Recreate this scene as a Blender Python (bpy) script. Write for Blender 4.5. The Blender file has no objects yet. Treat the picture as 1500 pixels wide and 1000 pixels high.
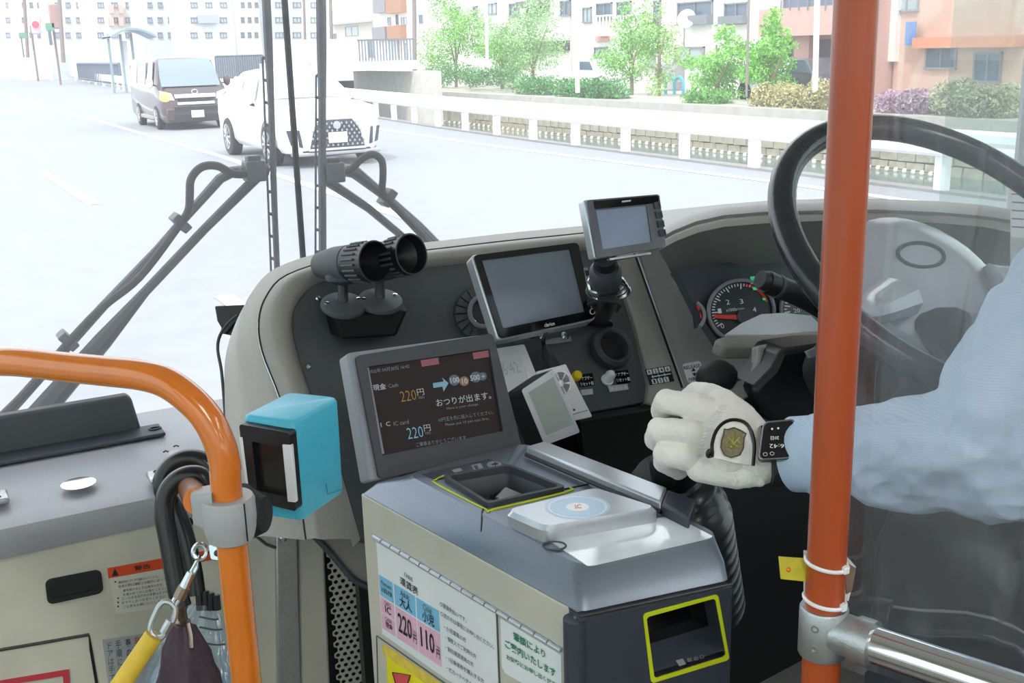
import bpy, math, random
import numpy as np
from mathutils import Vector, Matrix
random.seed(7)
S = bpy.context.scene
COL = S.collection
# ------------------------------------------------------------------ camera
F = 1587.0
CAM = np.array([0, 0, 1.95])
_y, _p, _r = math.radians(28), math.radians(15.2), math.radians(1.66)
FW = np.array([math.sin(_y)*math.cos(_p), math.cos(_y)*math.cos(_p), -math.sin(_p)])
_R = np.array([math.cos(_y), -math.sin(_y), 0.0]); _U = np.cross(_R, FW)
RT = _R*math.cos(_r) - _U*math.sin(_r)
UP = _U*math.cos(_r) + _R*math.sin(_r)
cd = bpy.data.cameras.new('camera'); cam = bpy.data.objects.new('camera', cd); COL.objects.link(cam)
cd.sensor_width = 36.0; cd.lens = F*36.0/1500.0; cd.clip_start = 0.02; cd.clip_end = 2000
m = Matrix(((RT[0], UP[0], -FW[0], CAM[0]), (RT[1], UP[1], -FW[1], CAM[1]), (RT[2], UP[2], -FW[2], CAM[2]), (0, 0, 0, 1)))
cam.matrix_world = m
S.camera = cam
# ------------------------------------------------------------------ world, sun, exposure
S.view_settings.view_transform = 'Standard'; S.view_settings.look = 'None'
S.view_settings.exposure = 0.0; S.view_settings.gamma = 1.0; S.view_settings.use_curve_mapping = False
W = bpy.data.worlds.new('sky'); S.world = W; W.use_nodes = True
bg = W.node_tree.nodes['Background']; bg.inputs[0].default_value = (0.90, 0.95, 1.0, 1); bg.inputs[1].default_value = 2.45
sl = bpy.data.lights.new('sun', 'SUN'); sl.energy = 2.3; sl.angle = math.radians(3); sl.color = (1, 0.96, 0.9)
sun = bpy.data.objects.new('sun', sl); COL.objects.link(sun)
sun.rotation_euler = (math.radians(38), 0, math.radians(-50)); sun.location = (0, -5, 20)
for i, (lx, ly) in enumerate(((0.1, -0.6), (1.5, -0.6), (0.1, -3.2), (1.5, -3.2))):  # unseen area lights, added to tune the cabin brightness
    al = bpy.data.lights.new('cabin_fill', 'AREA'); al.shape = 'RECTANGLE'; al.size = 0.25; al.size_y = 1.3; al.energy = 14; al.color = (1, 0.97, 0.93)
    ao = bpy.data.objects.new('cabin_fill', al); COL.objects.link(ao); ao.location = (lx, ly, 2.62)

# ------------------------------------------------------------------ picture-to-place helpers
def ray(x, y): return FW + RT*((x-750)/F) + UP*((500-y)/F)
def D(x, y, d): return CAM + ray(x, y)*d
def ZP(x, y, z):
    r = ray(x, y); return CAM + r*((z-CAM[2])/r[2])
def AX(x, y, X):
    r = ray(x, y); return CAM + r*(X/r[0])
def AY(x, y, Y):
    r = ray(x, y); return CAM + r*(Y/r[1])
class Plane:
    def __init__(s, p, n):
        s.p = np.array(p, float); n = np.array(n, float); n /= np.linalg.norm(n)
        if np.dot(n, CAM-s.p) < 0: n = -n
        s.n = n
    def at(s, x, y, h=0.0):
        r = ray(x, y); p = s.p + s.n*h
        return CAM + r*(np.dot(p-CAM, s.n)/np.dot(r, s.n))
    def off(s, h): return Plane(s.p + s.n*h, s.n)
def tilt_plane(p, deg, az=90):
    """plane whose level direction has azimuth az and which leans back by deg"""
    a = math.radians(az); t = math.radians(deg)
    lv = np.array([math.sin(a), math.cos(a), 0]); hz = np.array([-lv[1], lv[0], 0])
    up = hz*math.sin(t) + np.array([0, 0, math.cos(t)])
    return Plane(p, np.cross(lv, up))
def norm(v): v = np.array(v, float); return v/np.linalg.norm(v)

# ------------------------------------------------------------------ materials
def lin(h):
    h = h.lstrip('#'); o = []
    for i in (0, 2, 4):
        c = int(h[i:i+2], 16)/255
        o.append(c/12.92 if c <= 0.04045 else ((c+0.055)/1.055)**2.4)
    return (o[0], o[1], o[2], 1)
MATS = {}
def mat(name, col, rough=0.5, metal=0.0, noise=0.0, scale=60, bump=0.0, bscale=300, coat=0.0, emit=0.0, spec=0.5, alpha=None):
    if name in MATS: return MATS[name]
    m = bpy.data.materials.new(name); m.use_nodes = True; nt = m.node_tree; b = nt.nodes['Principled BSDF']
    c = lin(col) if isinstance(col, str) else col
    b.inputs['Base Color'].default_value = c; b.inputs['Roughness'].default_value = rough
    b.inputs['Metallic'].default_value = metal; b.inputs['Coat Weight'].default_value = coat
    b.inputs['Specular IOR Level'].default_value = spec
    if coat: b.inputs['Coat Roughness'].default_value = 0.08
    if emit: b.inputs['Emission Color'].default_value = c; b.inputs['Emission Strength'].default_value = emit
    tc = nt.nodes.new('ShaderNodeTexCoord')
    if noise:
        n = nt.nodes.new('ShaderNodeTexNoise'); n.inputs['Scale'].default_value = scale; n.inputs['Detail'].default_value = 5
        nt.links.new(tc.outputs['Object'], n.inputs['Vector'])
        mx = nt.nodes.new('ShaderNodeMix'); mx.data_type = 'RGBA'; mx.inputs[0].default_value = 1
        r = nt.nodes.new('ShaderNodeMapRange'); r.inputs[1].default_value = 0.3; r.inputs[2].default_value = 0.7
        r.inputs[3].default_value = 0; r.inputs[4].default_value = 1
        nt.links.new(n.outputs['Fac'], r.inputs[0]); nt.links.new(r.outputs[0], mx.inputs[0])
        mx.inputs[6].default_value = tuple(x*(1-noise) for x in c[:3])+(1,); mx.inputs[7].default_value = tuple(min(1, x*(1+noise)) for x in c[:3])+(1,)
        nt.links.new(mx.outputs[2], b.inputs['Base Color'])
    if bump:
        n2 = nt.nodes.new('ShaderNodeTexNoise'); n2.inputs['Scale'].default_value = bscale; n2.inputs['Detail'].default_value = 3
        nt.links.new(tc.outputs['Object'], n2.inputs['Vector'])
        bp = nt.nodes.new('ShaderNodeBump'); bp.inputs['Strength'].default_value = bump; bp.inputs['Distance'].default_value = 0.002
        nt.links.new(n2.outputs['Fac'], bp.inputs['Height']); nt.links.new(bp.outputs[0], b.inputs['Normal'])
    MATS[name] = m; return m
def clear_mat(name, tint=(0.97, 0.98, 0.98, 1), haze=0.05, gloss=0.05, rough=0.02, hazecol=(1, 1, 1, 1), bump=0.0, bscale=8, streak=0.0, stretch=(1, 1, 0.15), lo=0.55, hi=0.75, trans=True):
    """thin clear sheet: straight-through light, a little mirror, a little white haze"""
    m = bpy.data.materials.new(name); m.use_nodes = True; nt = m.node_tree; nt.nodes.clear()
    out = nt.nodes.new('ShaderNodeOutputMaterial'); t = nt.nodes.new('ShaderNodeBsdfTransparent'); t.inputs[0].default_value = tint
    g = nt.nodes.new('ShaderNodeBsdfGlossy'); g.inputs['Roughness'].default_value = rough
    d = nt.nodes.new('ShaderNodeBsdfTranslucent' if trans else 'ShaderNodeBsdfDiffuse'); d.inputs[0].default_value = hazecol
    m1 = nt.nodes.new('ShaderNodeMixShader'); m2 = nt.nodes.new('ShaderNodeMixShader')
    m1.inputs[0].default_value = haze; m2.inputs[0].default_value = gloss
    nt.links.new(t.outputs[0], m1.inputs[1]); nt.links.new(d.outputs[0], m1.inputs[2])
    nt.links.new(m1.outputs[0], m2.inputs[1]); nt.links.new(g.outputs[0], m2.inputs[2]); nt.links.new(m2.outputs[0], out.inputs[0])
    tc = nt.nodes.new('ShaderNodeTexCoord'); mp = nt.nodes.new('ShaderNodeMapping'); mp.inputs['Scale'].default_value = stretch
    nt.links.new(tc.outputs['Object'], mp.inputs[0])
    if bump:
        n = nt.nodes.new('ShaderNodeTexNoise'); n.inputs['Scale'].default_value = bscale; n.inputs['Detail'].default_value = 2; n.inputs['Distortion'].default_value = 0.8
        nt.links.new(mp.outputs[0], n.inputs['Vector'])
        b = nt.nodes.new('ShaderNodeBump'); b.inputs['Strength'].default_value = bump; b.inputs['Distance'].default_value = 0.02
        nt.links.new(n.outputs['Fac'], b.inputs['Height']); nt.links.new(b.outputs[0], g.inputs['Normal'])
    if streak:
        n = nt.nodes.new('ShaderNodeTexNoise'); n.inputs['Scale'].default_value = 22; n.inputs['Detail'].default_value = 6; n.inputs['Roughness'].default_value = 0.7
        nt.links.new(mp.outputs[0], n.inputs['Vector'])
        r = nt.nodes.new('ShaderNodeMapRange'); r.inputs[1].default_value = lo; r.inputs[2].default_value = hi; r.inputs[3].default_value = haze; r.inputs[4].default_value = haze+streak
        nt.links.new(n.outputs['Fac'], r.inputs[0]); nt.links.new(r.outputs[0], m1.inputs[0])
    return m

# ------------------------------------------------------------------ mesh builder
class MB:
    def __init__(s): s.v = []; s.f = []
    def add(s, vs, fs):
        b = len(s.v); s.v += [tuple(float(c) for c in p) for p in vs]; s.f += [tuple(b+i for i in f) for f in fs]; return s
    def box(s, c, sz, R=None):
        c = np.array(c, float); h = np.array(sz, float)/2; R = np.eye(3) if R is None else R
        vs = [c + R @ (h*np.array(k)) for k in ((-1,-1,-1),(1,-1,-1),(1,1,-1),(-1,1,-1),(-1,-1,1),(1,-1,1),(1,1,1),(-1,1,1))]
        return s.add(vs, [(0,3,2,1),(4,5,6,7),(0,1,5,4),(1,2,6,5),(2,3,7,6),(3,0,4,7)])
    def prism(s, pts, vec):
        pts = [np.array(p, float) for p in pts]; n = len(pts); vec = np.array(vec, float)
        nn = sum(np.cross(pts[i], pts[(i+1) % n]) for i in range(n))
        if np.dot(nn, vec) > 0: pts = pts[::-1]
        return s.add(pts + [p+vec for p in pts], [tuple(range(n)), tuple(range(2*n-1, n-1, -1))] + [(i, n+i, n+(i+1) % n, (i+1) % n) for i in range(n)])
    def loft(s, rings, closed=True, caps=True):
        n = len(rings[0]); vs = [p for r in rings for p in r]; fs = []
        for i in range(len(rings)-1):
            for j in range(n if closed else n-1):
                k = (j+1) % n; fs.append((i*n+j, i*n+k, (i+1)*n+k, (i+1)*n+j))
        if caps and closed:
            fs.append(tuple(range(n-1, -1, -1))); fs.append(tuple((len(rings)-1)*n+j for j in range(n)))
        return s.add(vs, fs)
    def tube(s, path, r, n=10, closed=False, smooth=0, flat=1.0, caps=True):
        P = [np.array(p, float) for p in path]
        R = [r]*len(P) if np.isscalar(r) else list(r)
        if smooth: P, R = spline(P, R, smooth, closed)
        m_ = len(P); rings = []; nv = None
        for i in range(m_):
            a = P[(i-1) % m_] if closed else P[max(i-1, 0)]; b = P[(i+1) % m_] if closed else P[min(i+1, m_-1)]
            t = norm(b-a)
            if nv is None:
                nv = np.cross(t, [0, 0, 1]) if abs(t[2]) < .9 else np.cross(t, [0, 1, 0])
            nv = norm(nv - t*np.dot(nv, t)); bv = np.cross(t, nv)
            rings.append([P[i] + R[i]*(math.cos(2*math.pi*j/n)*nv*flat + math.sin(2*math.pi*j/n)*bv) for j in range(n)])
        if closed: rings.append(rings[0])
        return s.loft(rings, True, caps and not closed)
    def cyl(s, a, b, r0, r1=None, n=20): return s.tube([a, b], [r0, r0 if r1 is None else r1], n)
    def lathe(s, c, axis, prof, n=24):
        c = np.array(c, float); ax = norm(axis); u = np.cross(ax, [0, 0, 1]) if abs(ax[2]) < .9 else np.cross(ax, [1, 0, 0]); u = norm(u); w = np.cross(ax, u)
        rings = [[c+ax*h+max(r, 1e-5)*(math.cos(2*math.pi*j/n)*u+math.sin(2*math.pi*j/n)*w) for j in range(n)] for r, h in prof]
        return s.loft(rings)
    def ball(s, c, r, n=14, R=None):
        r = np.array([r]*3 if np.isscalar(r) else r, float); c = np.array(c, float); R = np.eye(3) if R is None else R; rings = []
        for i in range(n//2+1):
            t = math.pi*i/(n//2); q = max(math.sin(t), 1e-3)
            rings.append([c + R @ (r*np.array([q*math.cos(2*math.pi*j/n), q*math.sin(2*math.pi*j/n), -math.cos(t)])) for j in range(n)])
        return s.loft(rings)
    def frame(s, outer, inner, n, t, depth, back=True):
        """ring of material between two outlines, thickness t; the hole goes in by depth"""
        n = np.array(n, float); N = len(outer); o = [np.array(p) for p in outer]; i = [np.array(p) for p in inner]
        vs = o + i + [p-n*t for p in o] + [p-n*depth for p in i]; fs = []
        for j in range(N):
            k = (j+1) % N
            fs += [(j, k, N+k, N+j), (k, j, 2*N+j, 2*N+k), (N+j, N+k, 3*N+k, 3*N+j)]
        if back:
            fs.append(tuple(range(3*N, 4*N))); fs.append(tuple(range(3*N-1, 2*N-1, -1)))
        else:
            for j in range(N): fs.append((2*N+j, 2*N+(j+1) % N, 3*N+(j+1) % N, 3*N+j))
        return s.add(vs, fs)
def spline(P, R, k, closed=False):
    n = len(P); oP, oR = [], []; segs = n if closed else n-1
    for i in range(segs):
        p0 = P[(i-1) % n] if closed or i > 0 else P[0]*2-P[1]; p1 = P[i]; p2 = P[(i+1) % n]; p3 = P[(i+2) % n] if closed or i+2 < n else P[-1]*2-P[-2]
        for j in range(k):
            t = j/k
            oP.append(0.5*((2*p1)+(-p0+p2)*t+(2*p0-5*p1+4*p2-p3)*t*t+(-p0+3*p1-3*p2+p3)*t**3)); oR.append(R[i]*(1-t)+R[(i+1) % n]*t)
    if not closed: oP.append(P[-1]); oR.append(R[-1])
    return oP, oR
def rr(q, u0=0, v0=0, u1=1, v1=1, r=0.06, k=4, asp=1.0):
    """rounded outline in quad q = [TL, TR, BR, BL] (any dimension); r fraction of width"""
    q = [np.array(p, float) for p in q]; out = []
    def B(u, v): return q[0]*(1-u)*(1-v)+q[1]*u*(1-v)+q[2]*u*v+q[3]*(1-u)*v
    ru, rv = r, r*asp
    for cu, cv, a0 in ((u0+ru, v0+rv, 180), (u1-ru, v0+rv, 270), (u1-ru, v1-rv, 0), (u0+ru, v1-rv, 90)):
        for i in range(k+1):
            a = math.radians(a0+90*i/k); out.append(B(cu+ru*math.cos(a), cv+rv*math.sin(a)))
    return out
def on(pl, pts, h=0.0): return [pl.at(x, y, h) for x, y in pts]

# ------------------------------------------------------------------ objects
def T(o, label=None, cat=None, group=None, kind=None):
    if label: o['label'] = label
    if cat: o['category'] = cat
    if group: o['group'] = group
    if kind: o['kind'] = kind
    return o
def thing(name, label, cat, loc, group=None):
    o = bpy.data.objects.new(name, None); COL.objects.link(o); o.location = [float(c) for c in loc]; o.empty_display_size = 0.1
    return T(o, label, cat, group)
def rootloc(o):
    while o.parent: o = o.parent
    return np.array(o.location)
def obj(name, mb, m, parent=None, bevel=0, smooth=True, ang=35, seg=2, label=None, kind=None, mesh=None):
    me = mesh
    if me is None:
        me = bpy.data.meshes.new(name); V = np.array(mb.v)
        if parent is None: org = np.array([(V[:, 0].min()+V[:, 0].max())/2, (V[:, 1].min()+V[:, 1].max())/2, V[:, 2].min()])
        else: org = rootloc(parent)
        me.from_pydata([tuple(p) for p in (V-org)], [], mb.f); me.update()
        if smooth:
            me.shade_smooth(); me.set_sharp_from_angle(angle=math.radians(ang))
        me.materials.append(m)
    o = bpy.data.objects.new(name, me); COL.objects.link(o)
    if parent is None: o.location = org
    else: o.parent = parent
    if bevel:
        b = o.modifiers.new('bevel', 'BEVEL'); b.width = bevel; b.segments = seg; b.limit_method = 'ANGLE'; b.angle_limit = math.radians(40)
        b.harden_normals = False
    if label: o['label'] = label
    if kind: o['kind'] = kind
    return o
def blob(name, parts, m, parent, voxel=0.003, smooth=6, disp=None, label=None):
    """one continuous surface grown over overlapping solids"""
    mb = MB()
    for p in parts:
        if p[0] == 'c':      # chain of (point, radius)
            ch = p[1]
            for (a, ra), (b, rb) in zip(ch[:-1], ch[1:]):
                mb.tube([a, b], [ra, rb], 14)
            for a, ra in ch: mb.ball(a, ra, 14)
        else: mb.ball(p[1], p[2], 16, p[3] if len(p) > 3 else None)
    o = obj(name, mb, m, parent, smooth=False, label=label)
    r = o.modifiers.new('skin', 'REMESH'); r.mode = 'VOXEL'; r.voxel_size = voxel; r.use_smooth_shade = True
    sm = o.modifiers.new('smooth', 'SMOOTH'); sm.factor = 0.5; sm.iterations = smooth
    if disp:
        for sc_, st in disp:
            tx = bpy.data.textures.new('folds', 'CLOUDS'); tx.noise_scale = sc_; tx.noise_depth = 1
            d = o.modifiers.new('folds', 'DISPLACE'); d.texture = tx; d.strength = st; d.mid_level = 0.5
    return o
def struct(name, mb, m, bevel=0, smooth=False, label=None):
    o = obj(name, mb, m, None, bevel, smooth); o['kind'] = 'structure'
    if label: o['label'] = label
    return o

# text -------------------------------------------------------------
def text_mesh(s, bold=0.0, spacing=1.0, vertical=False):
    c = bpy.data.curves.new('t', 'FONT'); c.body = '\n'.join(s) if vertical else s; c.size = 1.0; c.offset = bold; c.resolution_u = 2; c.space_character = spacing
    if vertical: c.align_x = 'CENTER'
    o = bpy.data.objects.new('t', c); me = bpy.data.meshes.new_from_object(o)
    V = np.array([tuple(v.co) for v in me.vertices]); Fc = [tuple(p.vertices) for p in me.polygons]
    bpy.data.objects.remove(o); bpy.data.curves.remove(c); bpy.data.meshes.remove(me)
    return V, Fc
def ptext(mb, s, q, pl, h=0.0006, bold=0.0, vertical=False, fit=True):
    """write s in the picture quad q = [TL, TR, BR, BL] laid on plane pl"""
    V, Fc = text_mesh(s, bold, 1.0, vertical)
    if not len(V): return
    x0, x1 = V[:, 0].min(), V[:, 0].max(); y0, y1 = V[:, 1].min(), V[:, 1].max()
    q = [np.array(p, float) for p in q]; out = []
    for p in V:
        u = (p[0]-x0)/max(x1-x0, 1e-6); v = (y1-p[1])/max(y1-y0, 1e-6)
        c = q[0]*(1-u)*(1-v)+q[1]*u*(1-v)+q[2]*u*v+q[3]*(1-u)*v
        out.append(pl.at(c[0], c[1], h))
    mb.add(out, Fc)
def tq(x, y, w, h, sl=0.0, sv=0.0):
    """quad with top-left x,y, width w, height h; sl slope of the lines, sv lean of the uprights"""
    return [(x, y), (x+w, y+w*sl), (x+w+h*sv, y+w*sl+h), (x+h*sv, y+h)]
def patch(mb, pl, pts, h=0.0004, t=0.0004):
    f = [pl.at(x, y, h) for x, y in pts]; mb.prism(f, -pl.n*t); return mb
def slab(name, pl, pts, t, m, parent, bevel=0.0, h=0.0, **k):
    return obj(name, MB().prism([pl.at(x, y, h) for x, y in pts], -pl.n*t), m, parent, bevel, **k)

# ------------------------------------------------------------------ shared materials
M_orange = mat('orange_tube', '#DC761A', 0.25, coat=0.9, noise=0.06, scale=20)
M_dark = mat('dark_grey_plastic', '#4A4E52', 0.55, noise=0.08, scale=400, bump=0.15, bscale=900)
M_dark2 = mat('charcoal_plastic', '#3B3F46', 0.5, noise=0.06, scale=300, bump=0.1, bscale=900)
M_black = mat('black_plastic', '#17181B', 0.4, noise=0.1, scale=200)
M_gloss = mat('gloss_black', '#0C0D10', 0.12, coat=0.5)
M_beige = mat('warm_grey_plastic', '#AAA7A1', 0.5, noise=0.04, scale=200, bump=0.12, bscale=900)
M_grey = mat('mid_grey_plastic', '#9B9995', 0.5, noise=0.04, scale=200, bump=0.12, bscale=900)
M_pale = mat('pale_body_panel', '#C4C1B4', 0.5, noise=0.04, scale=15)
M_steel = mat('steel', '#C9CCD0', 0.22, 1.0, noise=0.05, scale=30)
M_alu = mat('cast_aluminium', '#B9BBBD', 0.4, 0.9, noise=0.08, scale=120, bump=0.15, bscale=500)
M_chrome = mat('chrome', '#E6E6EA', 0.07, 1.0, noise=0.03, scale=10)
M_white = mat('white_plastic', '#E6E7EA', 0.4, noise=0.02, scale=60)
M_paper = mat('white_sticker', '#E4E8EA', 0.45, noise=0.02, scale=30)
M_blackprint = mat('black_print', '#16171A', 0.5, noise=0.02)
M_greyprint = mat('grey_print', '#4A4D50', 0.5, noise=0.02)
M_whiteprint = mat('white_print', '#E8E8E8', 0.5, noise=0.02)
M_rubber = mat('black_rubber', '#1C1D20', 0.6, noise=0.15, scale=80, bump=0.2, bscale=400)
M_wiper = mat('wiper_grey', '#4B5055', 0.5, noise=0.12, scale=60)
M_box = mat('fare_box_blue_grey', '#7C8592', 0.33, 0.55, noise=0.05, scale=300, bump=0.12, bscale=1200)
M_boxd = mat('fare_box_dark', '#383D48', 0.45, noise=0.06, scale=300, bump=0.12, bscale=1200)
M_silver = mat('silver_paint', '#BFC4CB', 0.3, 0.55, noise=0.03, scale=200)

# ------------------------------------------------------------------ the bus shell
WS = [(-.62, 2.28), (-.3, 2.38), (.1, 2.44), (.45, 2.46), (.748, 2.46), (1.1, 2.44), (1.45, 2.34), (1.78, 2.15), (2.05, 1.92), (2.19, 1.72), (2.235, 1.58)]
WSs, _ = spline([np.array((a, b, 0.0)) for a, b in WS], [1]*len(WS), 4)
ZL, ZH = 1.12, 2.62
glass = clear_mat('windscreen_glass', (0.97, 0.985, 0.985, 1), haze=0.095, gloss=0.015, rough=0.02, streak=0.05, stretch=(1, 1, 1))  # white haze stands in for the veiling glare that washes out the street
def glass_strip(name, pts):
    mb = MB(); r0 = [p+np.array((0, 0, ZL)) for p in pts]; r1 = [p+np.array((0, -0.06, ZH)) for p in pts]
    mb.loft([r0, r1], closed=False, caps=False); return struct(name, mb, glass, smooth=True)
k0 = 16
glass_strip('window_1', WSs[:k0+1]); glass_strip('window_2', WSs[k0:])
# front bodywork below and above the glass, pillars
mb = MB(); mb.loft([[p+np.array((0, .02, z)) for p in WSs] for z in (.2, .8, ZL+.0)], closed=False, caps=False)
mb.loft([[p+np.array((0, .08, z)) for p in WSs] for z in (.2, .8, ZL+.0)], closed=False, caps=False)
struct('wall_front', mb, M_pale)
mb = MB(); mb.loft([[p+np.array((0, -.07, z)) for p in WSs] for z in (ZH, 2.9)], closed=False, caps=False); struct('trim_1', mb, M_pale)
mb = MB(); mb.tube([(.757, 2.475, ZL-.02), (.752, 2.42, ZH)], .0075, 8); struct('trim_2', mb, M_rubber)
mb = MB(); mb.box((2.26, 1.61, 1.55), (.08, .15, 2.6)); struct('trim_3', mb, mat('pillar_grey', '#B4B7B8', .5, noise=.03), bevel=.02)
mb = MB(); mb.box((-.64, 2.2, 1.85), (.08, .15, 2.0)); struct('trim_4', mb, M_pale, bevel=.02)
mb = MB(); mb.box((.8, -2.3, .3), (2.9, 9.8, .1)); struct('floor', mb, mat('bus_floor', '#6B6A66', .6, noise=.15, scale=40))
mb = MB(); mb.box((.75, -2.4, 2.76), (2.9, 9.7, .06)); struct('ceiling', mb, mat('ceiling_cream', '#D8D4C8', .6, noise=.03))
def side(name, X, ys):
    mb = MB(); y0, y1 = ys
    mb.box((X, (y0+y1)/2, .775), (.06, y1-y0, .85)); mb.box((X, (y0+y1)/2, 2.53), (.06, y1-y0, .4))
    y = y1-.04
    while y > y0: mb.box((X, y, 1.78), (.058, .09, 1.16)); y -= 1.55
    struct(name, mb, M_pale)
side('wall_left', -.67, (-7.2, 2.15)); side('wall_right', 2.25, (-7.2, 1.66))
mb = MB(); mb.box((.75, -7.2, .9), (2.9, .06, 1.1)); mb.box((.75, -7.2, 2.55), (2.9, .06, .4)); struct('wall_back', mb, M_pale)
pane = clear_mat('side_glass', (.8, .86, .84, 1), haze=.0, gloss=.04, rough=.01)
for i, X in enumerate((-.67, 2.25)):
    mb = MB(); mb.box((X, -2.6, 1.78), (.008, 9.0, 1.15)); struct('window_%d' % (3+i), mb, pane)

# ------------------------------------------------------------------ outside: ground
M_road = mat('asphalt', '#93969B', .9, noise=.05, scale=3, bump=.15, bscale=60)
GX = 11.15
def flat(name, pts, z, th, m, kind='structure'):
    o = obj(name, MB().prism([(x, y, z) for x, y in pts], (0, 0, -th)), m, None, 0, smooth=False); o['kind'] = kind; return o
flat('road', [(-60, -40), (GX+.38, -40), (GX+.40, 20), (GX+1.4, 34), (14.2, 50), (15.5, 60), (18, 100), (60, 400), (-150, 400), (-60, 30)], 0, .3, M_road)
M_line = mat('road_paint', '#F2F3F4', .6, noise=.04, scale=30)
def stripe(pts, w):
    mb = MB(); r0, r1 = [], []
    for i, p in enumerate(pts):
        a = pts[max(i-1, 0)]; b = pts[min(i+1, len(pts)-1)]; t = norm(np.array(b)-np.array(a)); n = np.array((-t[1], t[0]))
        r0.append((*(np.array(p)+n*w/2), .006)); r1.append((*(np.array(p)-n*w/2), .006))
    mb.loft([r0, r1], closed=False, caps=False); return mb
T(obj('centre_line', stripe([(5.0, 12), (5.25, 22), (5.2, 40), (5.0, 74), (4.8, 110)], .16), M_line), kind='structure')
T(obj('lane_line', stripe([(2.0, 16), (1.88, 21.8)], .16), M_line), kind='structure')
T(obj('lane_line', stripe([(1.75, 29), (1.6, 35)], .16), M_line), kind='structure')
T(obj('lane_line', stripe([(2.1, 3), (2.05, 9)], .16), M_line), kind='structure')
T(obj('edge_line', stripe([(10.4, 2), (10.55, 12), (10.3, 20), (10.6, 34), (12, 60)], .18), M_line), kind='structure')
M_conc = mat('concrete', '#B5B2AA', .85, noise=.12, scale=3, bump=.4, bscale=20)
mb = MB(); mb.loft([[np.array((x+a, y, z)) for a, z in ((-.12, -.2), (-.12, .035), (.12, .035), (.12, -.2))] for x, y in ((11.42, -30), (11.42, 8), (11.44, 14), (11.52, 20), (11.8, 26), (12.3, 32), (13.0, 38), (14.0, 46))]); struct('kerb', mb, mat('kerb_grey', '#8C8A88', .9, noise=.1, scale=8))
M_water = mat('canal_water', '#5F7674', .12, noise=.25, scale=1.2, bump=1.0, bscale=3.0)
flat('canal_water', [(11.7, -30), (23.3, -30), (23.3, 120), (11.7, 120)], -1.6, .2, M_water)
flat('far_bank_ground', [(23.35, -30), (120, -30), (120, 300), (23.35, 300)], -.12, .3, M_conc)
# guard rail
M_rail = mat('white_guard_rail', '#EDEEF0', .45, noise=.03, scale=6)
gr = thing('guard_rail', 'long white roadside guard rail on square posts between road and canal', 'guard rail', (GX+.15, 18, .1))
gpath = [(11.3, -4), (11.3, 8), (11.32, 14), (11.42, 20), (11.7, 26), (12.2, 32), (12.9, 38), (13.9, 46)]
gs, _ = spline([np.array((a, b, 0.)) for a, b in gpath], [1]*8, 6)
mb = MB()
for z in (.64,):
    prof = [(-.05, -.17), (-.085, -.13), (-.085, -.05), (-.04, -.01), (-.085, .04), (-.085, .13), (-.05, .17), (.03, .17), (.03, -.17)]
    mb.loft([[p+np.array((a, 0, z+b)) for a, b in prof] for p in gs])
obj('beam', mb, M_rail, gr, smooth=False)
y = 13.2-1.8*8; pm = None
while y < 46:
    x = np.interp(y, [p[1] for p in gs], [p[0] for p in gs])
    mb = MB(); mb.box((x+.07, y, .31), (.11, .17, .62)); obj('post', mb, M_rail, gr); y += 1.8
# far canal wall of stone blocks with coping ledges
M_stone = mat('canal_wall_stone', '#A59E8C', .9, noise=.25, scale=4, bump=.6, bscale=12)
M_stone2 = mat('pale_step_stone', '#D3CEC6', .9, noise=.1, scale=5, bump=.3, bscale=20)
cw = thing('canal_wall', 'rough stone embankment wall rising from the water on the far bank', 'wall', (23.4, 30, -1.7))
mb = MB(); mb.box((23.75, 45, -1.37), (.5, 160, .86)); obj('backing', mb, M_stone, cw)
n = 0; meb = None
for row in range(3):
    for k in range(48):
        yy = 17.5+k*.62+(row % 2)*.3
        mb = MB(); mb.box((0, 0, 0), (.28+.06*random.random(), .58, .27)); 
        if meb is None or random.random() < .12:
            mb.v = [(a+random.uniform(-.02, .02), b+random.uniform(-.015, .015), c+random.uniform(-.015, .015)) for a, b, c in mb.v]
            b0 = [(a+23.45, b+yy, c-1.48+row*.3) for a, b, c in mb.v]; m2 = MB(); m2.v = b0; m2.f = mb.f
            ob = obj('stone_block', m2, M_stone, cw, bevel=.02, smooth=False); meb = ob.data; base = (yy, row)
        else:
            ob = bpy.data.objects.new('stone_block', meb); COL.objects.link(ob); ob.parent = cw
            ob.location = (random.uniform(-.02, .02), yy-base[0], (row-base[1])*.3)
st = thing('embankment_steps', 'pale stone coping steps along the top of the far bank below the bushes', 'steps', (24, 30, -.9))
for i, (x, z) in enumerate(((23.9, -.75), (24.4, -.48), (24.9, -.22))):
    mb = MB()
    for k in range(46): mb.box((x+.32, 12+k*1.25, z+.03), (1.1, 1.2, .24))
    o = obj('coping_row', mb, M_stone2, st, smooth=False); o['kind'] = 'stuff'
# float line
M_float = mat('float_cream', '#F3EBD8', .5, noise=.05)
me = None
for k in range(92):
    yy = 19.5+k*.30*(1+k*.006); x = 23.0+(.02*k if k < 0 else 0)+.12*math.sin(k*.21)
    if me is None:
        b = MB().ball((x, yy, -1.55), .075, 10); o = obj('float_ball', b, M_float); me = o.data
        z0 = o.location.copy()
    else: o = bpy.data.objects.new('float_ball', me); COL.objects.link(o); o.location = (x, yy, z0.z)
    T(o, 'small cream float ball on the line along the foot of the canal wall', 'float', 'float balls on the canal line')
obj_l = obj('float_rope', MB().tube([(23.0+.12*math.sin(k*.21), 19.5+k*.30*(1+k*.006), -1.52) for k in range(0, 92)], .012, 5), M_rubber)
T(obj_l, 'dark rope threading the cream floats on the canal', 'rope')
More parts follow.
